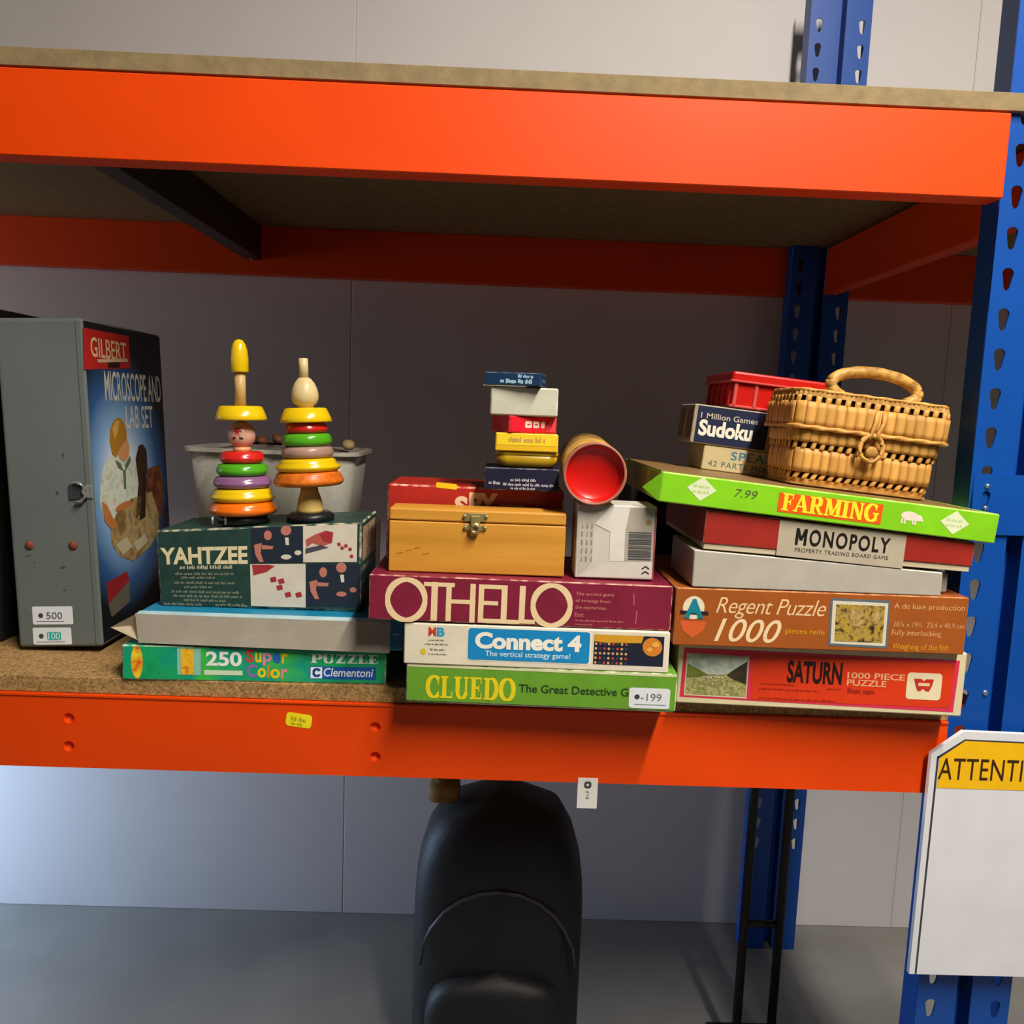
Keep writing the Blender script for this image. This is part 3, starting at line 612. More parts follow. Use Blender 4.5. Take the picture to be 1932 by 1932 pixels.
heap = tag(mesh('toy_parts_heap', *loft([(rrect(0.086, 0.054, 0.02), 0.1495), (rrect(0.092, 0.060, 0.024), 0.20), (rrect(0.095, 0.058, 0.024), 0.238), (rrect(0.085, 0.050, 0.02), 0.248), (rrect(0.05, 0.03, 0.02), 0.256)])[:2], picture(['#3a3632', '#5a5048', '#6a6660', '#4c4038'], 45), None, True), 'heap of mixed small toy parts inside the cloudy plastic tub', 'toy parts', kind='stuff')
heap.location = (-0.3000, 0.258, 0)

# ---------------------------------------------------------------- stacking toys
def ringp(rb, rt, z0, z1, e=0.005):
    """rounded ring profile, bottom radius rb to top radius rt"""
    h = z1 - z0; e = min(e, h * 0.48); o = [(0.004, z0), (rb - e, z0)]
    for k in range(1, 6): a = -PI / 2 + PI / 2 * k / 5; o.append((rb - e + e * math.cos(a), z0 + e + e * math.sin(a)))
    for k in range(0, 6): a = PI / 2 * k / 5; o.append((rt - e + e * math.cos(a), z1 - e + e * math.sin(a)))
    o += [(0.004, z1)]
    return o
def paint(c): return mat(c, 0.22, 0.03, 20, spec=0.6)
YEL, RED, GRN, PUR, ORA = paint('#e6bf10'), paint('#d3261e'), paint('#4fa51c'), paint('#8a5c86'), paint('#f0700e')
WOOD = mat('#d9b070', 0.45, 0.12, 40, stretch=(1, 1, 0.15)); PALE = mat('#e0c890', 0.4, 0.08, 40, stretch=(1, 1, 0.15)); DARK = mat('#1a1c1e', 0.4, 0.1)
def tower(name, label, loc, tilt): o = tag(empty(name, loc, 0, tilt), label, 'stacking toy', 'ring stacking toys'); o.scale = (0.972,) * 3; return o
z0 = 0.1715
t1 = tower('stacking_toy', 'wooden ring stacker with pink face and tall yellow peg on top', (-0.2940, 0.062, 0.1766), math.radians(-1.6))
lathe('base', [(0.030, -0.0035), (0.030, 0.003), (0.026, 0.0062)], DARK, t1)
for x in (-0.027, -0.012): sweep('base_pin', [(x, -0.0305, -0.0030), (x, -0.0305, 0.006)], 0.0014, mat('#b9c0c4', 0.3, metallic=0.7), t1, 8)
for c, rb, rt, a, bt in ((ORA, 0.0395, 0.038, 0.0062, 0.0218), (YEL, 0.0375, 0.0345, 0.0218, 0.0378), (PUR, 0.0338, 0.0328, 0.0378, 0.0522), (GRN, 0.0300, 0.0295, 0.0522, 0.0668), (RED, 0.0258, 0.0252, 0.0668, 0.0812)):
    lathe('ring', ringp(rb, rt, a, bt, 0.0068), c, t1)
lathe('neck', [(0.010, 0.0812), (0.010, 0.0860)], mat('#e8a878', 0.4), t1)
HEAD = mat('#dba48c', 0.35, 0.05)
hd_ = lathe('head', [(0.0159 * math.sin(PI * k / 16) + 0.0002, 0.1005 - 0.0165 * math.cos(PI * k / 16)) for k in range(17)], HEAD, t1)
def onhead(name, pts, m, lift=0.0006):
    vs = []
    for a, z in pts:
        R = 0.0159 + lift; y = -math.sqrt(max(1e-6, R * R - a * a - (z) ** 2)); vs.append((a, y, 0.1005 + z))
    c = (sum(v[0] for v in vs) / len(vs), min(v[1] for v in vs) - 0.0002, sum(v[2] for v in vs) / len(vs)); vs.append(c); n = len(vs) - 1
    mesh(name, vs, [(i, (i + 1) % n, n) for i in range(n)], m, hd_)
star = []
for k in range(14):
    a = PI / 2 + 2 * PI * k / 14; r = 0.0075 if k % 2 == 0 else 0.0026; star.append((r * math.cos(a) * 0.8, 0.0055 + r * math.sin(a) * 1.05))
onhead('painted_fringe', star, ink('#c8281e'))
for s in (-1, 1): onhead('painted_eye', [(s * 0.0042 + 0.0022 * math.cos(a * PI / 5), -0.0035 + 0.0013 * math.sin(a * PI / 5) - (0.0006 * s * math.cos(a * PI / 5))) for a in range(10)], ink('#1a1414'))
lathe('hat_brim', [(0.004, 0.1175), (0.029, 0.1175), (0.0300, 0.1195), (0.0285, 0.124), (0.0245, 0.1335), (0.022, 0.1345), (0.004, 0.1345)], YEL, t1)
lathe('rod', [(0.0063, 0.1345), (0.0063, 0.176)], WOOD, t1, 20)
lathe('peg_cap', [(0.0095, 0.1735), (0.0102, 0.175), (0.0102, 0.190), (0.0095, 0.198), (0.0075, 0.206), (0.0045, 0.2105), (0.0008, 0.212)], YEL, t1)

z0 = 0.1735
t2 = tower('stacking_toy', 'wooden ring stacker with bare wood egg head and raised rings', (-0.2172, 0.066, 0.1768), math.radians(-3.2))
lathe('base', [(0.028, 0.0004), (0.028, 0.0065), (0.024, 0.0105)], DARK, t2)
lathe('stem', [(0.0160, 0.0105), (0.0160, 0.014), (0.0138, 0.026), (0.0105, 0.036), (0.0100, 0.043)], mat('#e0c070', 0.25, 0.08, 40, stretch=(1, 1, 0.15)), t2)
MAU = mat('#a98678', 0.3, 0.08, 40); ORW = mat('#e0781a', 0.35, 0.12, 120, color2='#c8601c')
for c, rb, rt, a, bt in ((ORW, 0.0415, 0.0385, 0.043, 0.0600), (YEL, 0.0385, 0.0335, 0.0600, 0.0755), (MAU, 0.0305, 0.0302, 0.0755, 0.0898), (GRN, 0.0295, 0.0288, 0.0898, 0.1048), (RED, 0.0250, 0.0246, 0.1048, 0.1178)):
    lathe('ring', ringp(rb, rt, a, bt, 0.0062), c, t2)
lathe('hat_brim', [(0.004, 0.1178), (0.0295, 0.1178), (0.0305, 0.1195), (0.029, 0.124), (0.0245, 0.1340), (0.022, 0.1350), (0.004, 0.1350)], YEL, t2)
lathe('head', [(0.0095, 0.1350), (0.0100, 0.1380), (0.0135, 0.1400), (0.0157, 0.1450), (0.0160, 0.1500), (0.0148, 0.1570), (0.0118, 0.1640), (0.0075, 0.1695), (0.003, 0.1715)], PALE, t2)
lathe('rod', [(0.0055, 0.169), (0.0055, 0.1925), (0.004, 0.1932)], PALE, t2, 18)

# ================================================================== MIDDLE STACK
def game(name, label, loc, w, d, h, px, color, edge, tray=None, z0=0.0, yaw=0.0, tilt=0.0, warp=None, bev=0.0012, cat='game box', var=0.05):
    b = Box(name, label, cat, loc, w, d, h, yaw, tilt, px=px, warp=warp)
    b.solid('box_lid', card(color, var), worn(color, edge), z0, bev=bev)
    if z0: b.solid('box_tray', card(tray or '#cfc4a8'), None, 0.0, z0 + 0.0, 0.0016, 0.0006)
    return b
# --- Cluedo
b = game('board_game_box', 'flat green detective board game box lowest in the middle stack', (-0.0893, -0.046, 0.0005), 0.2875, 0.24, 0.0428, ((765, 1250), (1275, 1277), (1275, 1347), (765, 1323)), '#69a02e', '#e0dcc0', z0=0.0015, yaw=math.radians(-1.6))
f = b.fm
b.put('title_lettering', SX('CLUEDO', *f.box(802, 972, 1273, 1314), T=0.24, t=0.09), ink('#e8d21e'), 1)
b.put('subtitle_lettering', TX('The Great Detective Game', *f.box(978, 1222, 1291, 1306), bold=0.016), ink('#23401c'), 1)
b.put('small_print', [SCR(*f.box(778, 850, 1318, 1322), 5)], ink('#23401c'), 1); b.put('edge_band', R_(0.001, 0.0395, 0.2865, 0.0420), ink('#d8d6a8'), 1)
q = f.box(1186, 1263, 1299, 1336); b.put('price_label', RR(q[0], q[1], q[2], q[3], 0.003), mat('#dfe3e6', 0.5, 0.02), 2, label='white price label')
b.put('label_print', [EL(q[0] + 0.0085, q[1] + 0.0125, 0.0028, 0.0028, 12), R_(q[0] + 0.006, q[1] + 0.004, q[2] - 0.004, q[1] + 0.0045)], ink('#3d4146'), 3)
b.put('label_lettering', TX('-199', q[0] + 0.0125, q[1] + 0.0085, q[2] - 0.009, q[1] + 0.0165), ink('#70757a'), 3)
# --- Connect 4
b = game('board_game_box', 'white and blue vertical four counters strategy game box in middle stack', (-0.0925, -0.048, 0.0435), 0.2805, 0.25, 0.0445, ((765, 1170), (1270, 1198), (1270, 1267), (765, 1248)), '#e6dcc4', '#f0e6cc', yaw=math.radians(-1.0))
f = b.fm
b.put('blue_panel', RR(*f.box(887, 1118, 1182, 1240), 0.003), ink('#1688c4'), 2); b.put('panel_border', RR(*f.box(885, 1121, 1180, 1242), 0.0035), ink('#f2ecd8'), 1)
b.put('title_lettering', TX('Connect 4', *f.box(900, 1102, 1189, 1220), bold=0.045), ink('#f4efe0'), 3)
b.put('subtitle_lettering', TX('The vertical strategy game!', *f.box(920, 1082, 1224, 1237), bold=0.01), ink('#d5ebf0'), 3)
b.put('maker_letter', TX('M', *f.box(811, 826, 1179, 1196), bold=0.04), ink('#d8442c'), 1); b.put('maker_letter', TX('B', *f.box(827, 842, 1180, 1197), bold=0.04), ink('#2a9cc8'), 1)
b.put('small_print', [SCR(*f.box(812, 842, 1202, 1205), 1), SCR(*f.box(805, 850, 1209, 1212), 2), SCR(*f.box(815, 845, 1219, 1223), 3), SCR(*f.box(812, 848, 1228, 1231), 4)], ink('#555049'), 1); b.put('age_mark', EL(*f(802, 1225), 0.003, 0.0035), ink('#e0c030'), 1)
q = f.box(1126, 1259, 1198, 1250); b.put('photo', R_(*q), ink('#1c2233'), 1)
b.put('photo_background', [PG(f.pts([(1126, 1198), (1220, 1203), (1216, 1215), (1150, 1213), (1126, 1210)]))], ink('#d59a28'), 2)
b.put('photo_face', [EL(*f(1237, 1222), 0.0105, 0.010, 16, -0.5)], ink('#d8822c'), 2); b.put('photo_face', [EL(*f(1243, 1218), 0.004, 0.003, 10), EL(*f(1232, 1226), 0.003, 0.0025, 10)], ink('#f0b050'), 3)
ct = {'#d8a468': [], '#c8462c': [], '#3a4058': []}
for i in range(8):
    for j in range(5):
        x = 1130 + i * 8.2; y = 1214 + j * 8.2 + (x - 1126) * 0.045
        ct[('#d8a468', '#c8462c', '#3a4058')[(i * 7 + j * 3 + i * j) % 3]].append(EL(*f(x, y), 0.0014, 0.0015, 8))
for k, v in ct.items(): b.put('photo_counters', v, ink(k), 2)
# --- Othello
def owarp(p): return (p.x, p.y, p.z * (1.0 + 0.0))
b = game('board_game_box', 'long maroon strategy game box with huge cream lettering across middle stack', (-0.1302, -0.0495, 0.0906), 0.3185, 0.16, 0.0482, ((697, 1079), (1270, 1104), (1270, 1190), (698, 1165)), '#84203a', '#d9a890', yaw=math.radians(0.0), tilt=math.radians(0.35), var=0.08)
f = b.fm; sh = []
def ob(x0, x1, yt, yb): return R_(*f.box(x0, x1, yt, yb))
for cx, cy in ((768, 1128), (1042, 1140)):
    c0 = f(cx, cy); sh.append(ARC(c0[0], c0[1], 0.0195, 0.0215, 0, 360, 0.0050, 0.0045, 40))
sh += [ob(800, 858, 1094, 1102), ob(815, 827, 1094, 1168), ob(843, 853, 1096, 1169), ob(888, 898, 1098, 1172), ob(843, 898, 1127, 1135), ob(904, 914, 1099, 1172), ob(904, 947, 1099, 1107), ob(904, 941, 1130, 1138), ob(904, 947, 1164, 1172), ob(947, 958, 1101, 1174), ob(947, 983, 1166, 1174), ob(981, 992, 1102, 1174), ob(981, 1012, 1166, 1174)]
b.put('title_lettering', sh, ink('#ecd0a0'), 1)
for k, tx in enumerate(('The ancient game', 'of strategy from', 'the mysterious', 'East')):
    wd = (72, 66, 58, 17)[k]; b.put('small_lettering', TX(tx, *f.box(1087, 1087 + wd, 1114 + k * 13, 1122 + k * 13)), ink('#d98a78'), 1)
b.put('small_print', [SCR(*f.box(1088, 1180, 1166, 1170), 8), SCR(*f.box(1088, 1122, 1174, 1177), 9)], ink('#c87868'), 1)
for q_ in (PG(f.pts([(1195, 1118), (1197, 1118), (1199, 1140), (1197, 1140)])), PG(f.pts([(1203, 1150), (1205, 1150), (1204, 1176), (1202, 1176)]))): b.put('scuff_mark', q_, ink('#a86a70'), 1)

# --- wooden box with clasp
OAK = mat('#dc9c3a', 0.5, 0.10, 26, stretch=(0.10, 1, 1.6), bump=0.06, bscale=80, color2='#c08428')
b = Box('wooden_box', 'honey coloured wooden box with brass clasp on the maroon game box', 'wooden box', (-0.1127, -0.031, 0.1392), 0.1872, 0.046, 0.0680, px=((735, 958), (1070, 968), (1063, 1087), (733, 1076)))
b.solid('box_body', OAK, None, 0.0, 0.0543, bev=0.0012, seg=2); b.solid('box_lid', OAK, None, 0.0552, 0.0680, bev=0.0018, seg=2)
BRASS = mat('#c9b878', 0.35, 0.1, 60, metallic=0.75)
cx, cz = 0.0910, 0.0548
cl = block('clasp_plate', cx - 0.012, cx + 0.012, -0.0018, 0.0, cz + 0.0015, cz + 0.0105, BRASS, b.root, 0.0006)
for s in (-1, 1): lathe('clasp_screw', [(0.0022, 0), (0.002, 0.001), (0.0008, 0.0014)], BRASS, cl, 10).matrix_local = Matrix.Translation((cx + s * 0.0115, -0.0018, cz + 0.007)) @ Matrix.Rotation(PI / 2, 4, 'X')
c2 = block('clasp_lower_plate', cx - 0.0115, cx + 0.0115, -0.0018, 0.0, cz - 0.0085, cz - 0.002, BRASS, b.root, 0.0006)
for s in (-1, 1): lathe('clasp_screw', [(0.0022, 0), (0.002, 0.001), (0.0008, 0.0014)], BRASS, c2, 10).matrix_local = Matrix.Translation((cx + s * 0.0105, -0.0018, cz - 0.005)) @ Matrix.Rotation(PI / 2, 4, 'X')
block('clasp_tongue', cx - 0.005, cx + 0.005, -0.0045, -0.0018, cz - 0.003, cz + 0.008, BRASS, cl, 0.0008)
o = sweep('clasp_eye', [(cx + 0.0042 * math.cos(a * PI / 9), -0.006, cz - 0.0055 + 0.0042 * math.sin(a * PI / 9)) for a in range(18)], 0.0021, BRASS, b.root, 8, True)
b.put('grain_mark', [EL(0.012 + 0.009 * k, 0.020 + 0.003 * (k % 3), 0.004, 0.0004, 8, 0.2) for k in range(4)], ink('#a8671c'), 1)

# --- SPY
b = game('board_game_box', 'red spy game box standing behind the honey wooden box', (-0.1237, 0.030, 0.1390), 0.199, 0.11, 0.0880, ((731, 912), (1065, 930), (1065, 1085), (729, 1070)), '#b3281c', '#d8b8a0', tilt=math.radians(0.35), bev=0.002)
f = b.fm
b.put('title_lettering', TX('S', *f.box(858, 883, 938, 980), bold=0.05), ink('#f0c8a0'), 1); b.put('title_lettering', TX('PY', *f.box(885, 940, 931, 980), bold=0.05), ink('#f0c8a0'), 1)
b.put('subtitle_print', [R_(*f.box(944, 990, 955, 967))], ink('#e0a018'), 1); b.put('sticker', rot2(RR(*f.box(822, 862, 911, 922), 0.0015), -4, *f(840, 916)), ink('#f2c81c'), 1)

# --- little boxes stacked on top
NAVY = '#1d1c33'
b = game('card_game_box', 'dark navy question card box at bottom of the little box pile', (-0.0140, -0.003, 0.2274), 0.081, 0.075, 0.0243, ((915, 880), (1058, 885), (1060, 932), (915, 927)), NAVY, '#7a7888', bev=0.0010)
f = b.fm
b.put('small_print', [SCR(*f.box(965, 1015, 903, 909), 1), SCR(*f.box(923, 948, 908, 915), 2), SCR(*f.box(951, 1052, 912, 918), 3), SCR(*f.box(966, 1015, 921, 926), 4)], ink('#c9c4cc'), 1)
tn = tag(empty('yellow_tin', (0.0315, 0.032, 0.2520)), 'rounded yellow tin under the yellow card box', 'tin')
vs, fs, n = loft([(rrect(0.030, 0.022, 0.012), 0.0), (rrect(0.0365, 0.028, 0.014), 0.003), (rrect(0.0385, 0.030, 0.014), 0.009), (rrect(0.0392, 0.0308, 0.014), 0.0175)]); fs.append(tuple(reversed(range(n)))); fs.append(tuple(3 * n + k for k in range(n)))
mesh('tin_body', vs, fs, mat('#c8a010', 0.3, 0.06, 30, spec=0.6), tn, True)
vs, fs, n = loft([(rrect(0.0400, 0.0316, 0.014), 0.0170), (rrect(0.0400, 0.0316, 0.014), 0.0205), (rrect(0.0385, 0.030, 0.013), 0.0216)]); fs.append(tuple(reversed(range(n)))); fs.append(tuple(2 * n + k for k in range(n)))
mesh('tin_lid', vs, fs, mat('#b08a10', 0.3, 0.06, 30, spec=0.6), tn)
tn.scale = (0.875, 0.875, 0.82)
b = game('card_game_box', 'bright yellow card box between yellow tin and red box', (-0.0037, 0.001, 0.2699), 0.0682, 0.055, 0.0196, ((935, 818), (1053, 820), (1053, 853), (935, 853)), '#e8b820', '#f2dc60', bev=0.001)
f = b.fm; b.put('front_panel', R_(*f.box(938, 1050, 820, 841)), ink('#f0d028'), 1); b.put('title_print', SCR(*f.box(960, 1032, 825, 835), 6, 0.75), ink('#c89a50'), 2)
b = game('card_game_box', 'small red box turned sideways under the white box', (0.0103, -0.001, 0.2897), 0.0556, 0.062, 0.0185, ((960, 787), (1056, 787), (1056, 818), (960, 818)), '#cf1226', '#e0606a', yaw=math.radians(18), bev=0.001)
f = b.fm; b.put('front_panel', R_(*f.box(964, 1034, 790, 815)), ink('#e81228'), 1)
b.put('title_print', [RR(*f.box(992, 1005, 796, 808), 0.0012), RR(*f.box(1008, 1020, 796, 808), 0.0012), RR(*f.box(1024, 1031, 796, 808), 0.001)], ink('#f0d8c8'), 2); b.put('title_print', [R_(*f.box(996, 1002, 801, 803)), R_(*f.box(1011, 1017, 801, 803))], ink('#b83038'), 3)
b.put('corner_mark', PG(f.pts([(1034, 805), (1045, 790), (1053, 790), (1053, 815), (1034, 815)])), ink('#d83848'), 2)
b = game('card_game_box', 'plain white box near top of the little box pile', (-0.0105, 0.000, 0.3084), 0.0729, 0.058, 0.0306, ((926, 730), (1053, 731), (1053, 783), (926, 783)), '#c9c7b4', '#dedcc8', bev=0.0015)
b = game('card_game_box', 'slim dark blue box topmost of the little box pile', (-0.0178, -0.002, 0.3402), 0.0610, 0.055, 0.0138, ((915, 709), (1022, 707), (1022, 731), (915, 734)), '#123252', '#5a6c80', yaw=math.radians(-9), bev=0.001)
f = b.fm; b.put('title_print', [SCR(*f.box(945, 1008, 720, 728), 2, 0.85), SCR(*f.box(978, 1008, 711, 717), 3, 0.85)], ink('#9fc0d0'), 1)
block('inner_tray_edge', -0.001, 0.045, 0.001, 0.052, -0.0008, 0.0002, card('#b9b9a8'), b.root)
b.put('end_print', [SCR(0.008, 0.005, 0.045, 0.009, 12)], ink('#7a90a8'), 1, 'right')

# --- tube with red cap
tu = tag(empty('cardboard_tube', (0.1012, -0.042, 0.2512), math.radians(-2.0), 0, math.radians(2.6)), 'gold cardboard tube with red end cap lying on its side', 'tube')
R = 0.0325; Lt = 0.150
def tube_shell(name, r0, r1, y0, y1, m, seg=48):
    vs, fs = [], []
    for r, y in ((r0, y0), (r1, y0), (r1, y1), (r0, y1)):
        for k in range(seg): a = 2 * PI * k / seg; vs.append((r * math.cos(a), y, r * math.sin(a)))
    for i in range(4):
        for k in range(seg):
            k2 = (k + 1) % seg; j = (i + 1) % 4; fs.append((i * seg + k, j * seg + k, j * seg + k2, i * seg + k2))
    return fixn(mesh(name, vs, fs, m, tu, True))
sm = tube_shell('tube_wall', R - 0.0018, R, 0.0, Lt, picture(['#6a4a20', '#a8823a', '#c9a050', '#8a4a28'], 40)); 
tube_shell('tube_rim', R - 0.0022, R + 0.0006, -0.0012, 0.0035, mat('#b8705c', 0.45, 0.1))
vs, fs = lathe_data([(0.0008, 0.010), (0.0205, 0.0100), (0.0225, 0.0090), (0.0265, 0.0085), (0.0280, 0.0070), (0.0296, 0.0015), (0.0303, 0.0015), (0.0303, 0.013), (0.001, 0.013)], 48)
o = mesh('end_cap', vs, fs, mat('#d0160e', 0.3, 0.04, 20, spec=0.5), tu, True); o.matrix_local = Matrix.Rotation(-PI / 2, 4, 'X'); o.data.polygons.foreach_set('use_smooth', [True] * len(o.data.polygons)); fixn(o)
vs, fs = lathe_data([(R - 0.002, 0), (R - 0.002, 0.002)], 32); o = mesh('back_disc', vs, fs, mat('#8a7850', 0.6), tu); o.matrix_local = Matrix.Translation((0, Lt - 0.003, 0)) @ Matrix.Rotation(-PI / 2, 4, 'X')

# --- white toy box with barcode
b = game('toy_box', 'white glossy box with barcode standing under the tube', (0.0862, -0.031, 0.1390), 0.0845, 0.055, 0.0790, ((1088, 948), (1237, 950), (1235, 1096), (1086, 1090)), '#cfc9bd', '#e0dad0', bev=0.001)
f = b.fm
def gp(name, pts, c, lay=1): b.put(name, PG(f.pts(pts)), ink(c), lay)
gp('printed_beam', [(1150, 951), (1186, 952), (1178, 1000), (1178, 1058), (1150, 1058), (1150, 1000), (1120, 985)], '#ddd8cc', 2)
gp('printed_wall', [(1090, 951), (1150, 951), (1120, 985), (1118, 1060), (1092, 1086)], '#bdb6a8', 1); gp('printed_panel', [(1186, 953), (1232, 954), (1232, 1058), (1178, 1058), (1178, 1000)], '#aca495', 1)
gp('printed_floor', [(1092, 1088), (1150, 1058), (1232, 1060), (1232, 1092)], '#d2ccbf', 1)
bars = []
rd = random.Random(9); y = 1000
while y < 1053:
    w = rd.choice((1.2, 2.0, 3.2)); bars.append(R_(*f.box(1185, 1228, y, y + w))); y += w + rd.choice((1.2, 2.0))
b.put('barcode', bars, ink('#4a4a4c'), 2)
b.put('round_mark', EL(*f(1222, 981), 0.003, 0.003), ink('#a07a48'), 2)
for k in (0, 1): b.put('arrow_mark', [PG(f.pts([(1212, 1072 + 10 * k), (1219, 1067 + 10 * k), (1226, 1072 + 10 * k), (1226, 1075 + 10 * k), (1219, 1070 + 10 * k), (1212, 1075 + 10 * k)]))], ink('#2a2828'), 2)
b.put('small_print', [PG(f.pts([(1095 + 9 * i + rd.uniform(0, 3), 985 + 16 * j), (1098 + 9 * i, 983 + 16 * j), (1099 + 9 * i, 993 + 16 * j), (1096 + 9 * i, 995 + 16 * j)])) for i in range(3) for j in range(5)], ink('#8a8272'), 2)
gp('red_edge', [(1233.5, 952), (1236, 952), (1234.5, 1094), (1232.5, 1094)], '#a83a3a', 3)
b.put('side_print', R_(0.002, 0.002, 0.053, 0.077), ink('#8a1f1f'), 1, 'right')

# ================================================================== RIGHT STACK
# --- Saturn
b = game('jigsaw_box', 'red and pink jigsaw box with valley picture lowest on the right', (0.2055, -0.021, 0.0005), 0.3100, 0.20, 0.0715, ((1282, 1204), (1819, 1233), (1816, 1354), (1276, 1326)), '#e0d2a8', '#e8dcb8', yaw=math.radians(-3.0), cat='puzzle box', bev=0.0014)
f = b.fm
b.put('pink_panel', PG(f.pts([(1291, 1219), (1806, 1247), (1800, 1345), (1283, 1314)])), ink('#dc3352'), 1)
b.put('red_panel', PG(f.pts([(1421, 1232), (1798, 1252), (1793, 1337), (1418, 1320)])), ink('#dd3a12'), 2)
b.put('picture_border', PG(f.pts([(1296, 1229), (1414, 1237), (1410, 1318), (1291, 1311)])), ink('#d9c49a'), 2)
P4 = [(1299, 1232), (1411, 1239), (1408, 1314), (1294, 1308)]
b.put('valley_picture', PG(f.pts(P4)), picture(['#9a9a58', '#b8b070', '#7a7a40', '#cfc496'], 150), 3)
b.put('picture_sky', PG(f.pts([(1299, 1232), (1411, 1239), (1410, 1246), (1385, 1262), (1368, 1272), (1335, 1270), (1310, 1256), (1298, 1250)])), picture(['#9ab4b0', '#c9cdb8', '#8aa49c'], 60), 4)
b.put('picture_hill', [PG(f.pts([(1298, 1250), (1310, 1256), (1335, 1270), (1325, 1274), (1296, 1276)]))], picture(['#5f6a2c', '#7f8a3c'], 150), 5)
b.put('picture_hill', [PG(f.pts([(1410, 1246), (1385, 1262), (1372, 1272), (1385, 1280), (1409, 1290)]))], picture(['#2c2c20', '#4a3a2a'], 150), 5)
b.put('picture_village', [EL(*f(1328 + 7 * k, 1275 + (k % 3)), 0.0013, 0.0010, 8) for k in range(7)], ink('#dcd4c0'), 6)
b.put('title_lettering', TX('SATURN', *f.box(1485, 1588, 1244, 1287), bold=0.03), ink('#26130e'), 3)
b.put('piece_lettering', [TX('1000 PIECE', *f.box(1598, 1706, 1267, 1279), bold=0.02), TX('PUZZLE', *f.box(1598, 1672, 1281, 1293), bold=0.02)], ink('#f0b080'), 3)
b.put('dark_print', SCR(*f.box(1600, 1655, 1297, 1307), 5, 0.8), ink('#a02418'), 3)
b.put('small_print', [SCR(*f.box(1434, 1500, 1287, 1290), 1), SCR(*f.box(1434, 1548, 1296, 1300), 2), SCR(*f.box(1562, 1590, 1297, 1301), 6), SCR(*f.box(1434, 1580, 1314, 1318), 3)], ink('#a0220e'), 3)
b.put('logo_panel', RR(*f.box(1709, 1774, 1268, 1319), 0.004), ink('#ecdcb4'), 3)
b.put('logo_mark', PG(f.pts([(1723, 1280), (1737, 1281), (1741, 1285), (1745, 1281.5), (1760, 1282), (1757, 1294), (1752, 1305), (1745, 1304), (1741, 1299), (1736, 1304), (1730, 1303), (1726, 1292)])), ink('#c8301c'), 4)
b.put('logo_print', R_(*f.box(1731, 1752, 1288, 1294)), ink('#e8c8a0'), 5)
# --- Regent puzzle
b = game('jigsaw_box', 'brown 1000 piece jigsaw box with framed picture, second from bottom on the right', (0.1925, -0.047, 0.0728), 0.3120, 0.21, 0.0625, ((1273, 1105), (1827, 1130), (1820, 1227), (1274, 1204)), '#a4561e', '#c08a58', yaw=math.radians(-0.2), cat='puzzle box')
f = b.fm
b.put('emblem', [EL(*f(1308, 1140), 0.0115, 0.0125, 24)], ink('#e6d9b8'), 1)
b.put('emblem', [PG(f.pts([(1284, 1162), (1334, 1164), (1328, 1180), (1309, 1192), (1291, 1179)]))], ink('#d8602c'), 1)
b.put('emblem_band', [PG(f.pts([(1283, 1144), (1336, 1147), (1336, 1153), (1283, 1150)]))], ink('#2a2024'), 2); b.put('emblem_letter', TX('A', *f.box(1291, 1327, 1124, 1157), bold=0.05), ink('#0f7f94'), 3)
b.put('title_lettering', [TX('Regent Puzzle', *f.box(1350, 1556, 1122, 1158), shear=0.32, bold=-0.004, space=0.95)], ink('#ecc898'), 1)
b.put('piece_count_lettering', TX('1000', *f.box(1350, 1474, 1158, 1198), shear=0.32, bold=0.006), ink('#f0d4a8'), 1)
b.put('subtitle_print', [TX('pieces teile', *f.box(1482, 1556, 1177, 1189))], ink('#e0a21e'), 1)
b.put('picture_frame', PG(f.pts([(1564, 1127), (1677, 1133), (1675, 1214), (1564, 1208)])), ink('#5c6a74'), 1); b.put('picture_frame', PG(f.pts([(1568, 1131), (1673, 1137), (1671, 1210), (1568, 1204)])), ink('#d9d0b8'), 2)
b.put('market_picture', PG(f.pts([(1575, 1137), (1667, 1142), (1665, 1204), (1575, 1200)])), picture(['#2c2210', '#6a5420', '#a88a48', '#b89a30', '#4a3a2a'], 150), 3)
b.put('picture_figure', [EL(*f(1615, 1160), 0.008, 0.010, 12), EL(*f(1650, 1160), 0.005, 0.008, 10)], picture(['#7a5a30', '#b09256', '#c8b070'], 170), 4)
for tx, x0, x1, yt, yb, c in (('A de luxe production', 1684, 1818, 1137, 1149, '#e0a870'), ('28\u00be x 19\u00bc  73,4 x 48,9 cm', 1684, 1818, 1168, 1178, '#d8a070'), ('Fully interlocking', 1682, 1775, 1182, 1194, '#e0a870'), ('Weighing of the fish', 1684, 1790, 1205, 1218, '#e0a01e')):
    b.put('small_lettering', TX(tx, *f.box(x0, x1, yt, yb)), ink(c), 1)
# --- white box
def wwarp(p):
    u = p.x / 0.2650; return (p.x, p.y, p.z * (1.0 - 0.36 * u))
b = Box('white_box', 'plain white cardboard box crushed lower at its right end', 'box', (0.2090, -0.047, 0.1365), 0.2650, 0.11, 0.0395, tilt=math.radians(0.2), warp=wwarp)
b.solid('box_lid', card('#b8b1a4'), worn('#b8b1a4', '#d4cdbe'), 0.0, bev=0.001)
block('inner_tray', 0.2655, 0.2775, 0.012, 0.10, 0.002, 0.0225, card('#8f8a80'), b.root, 0.001)
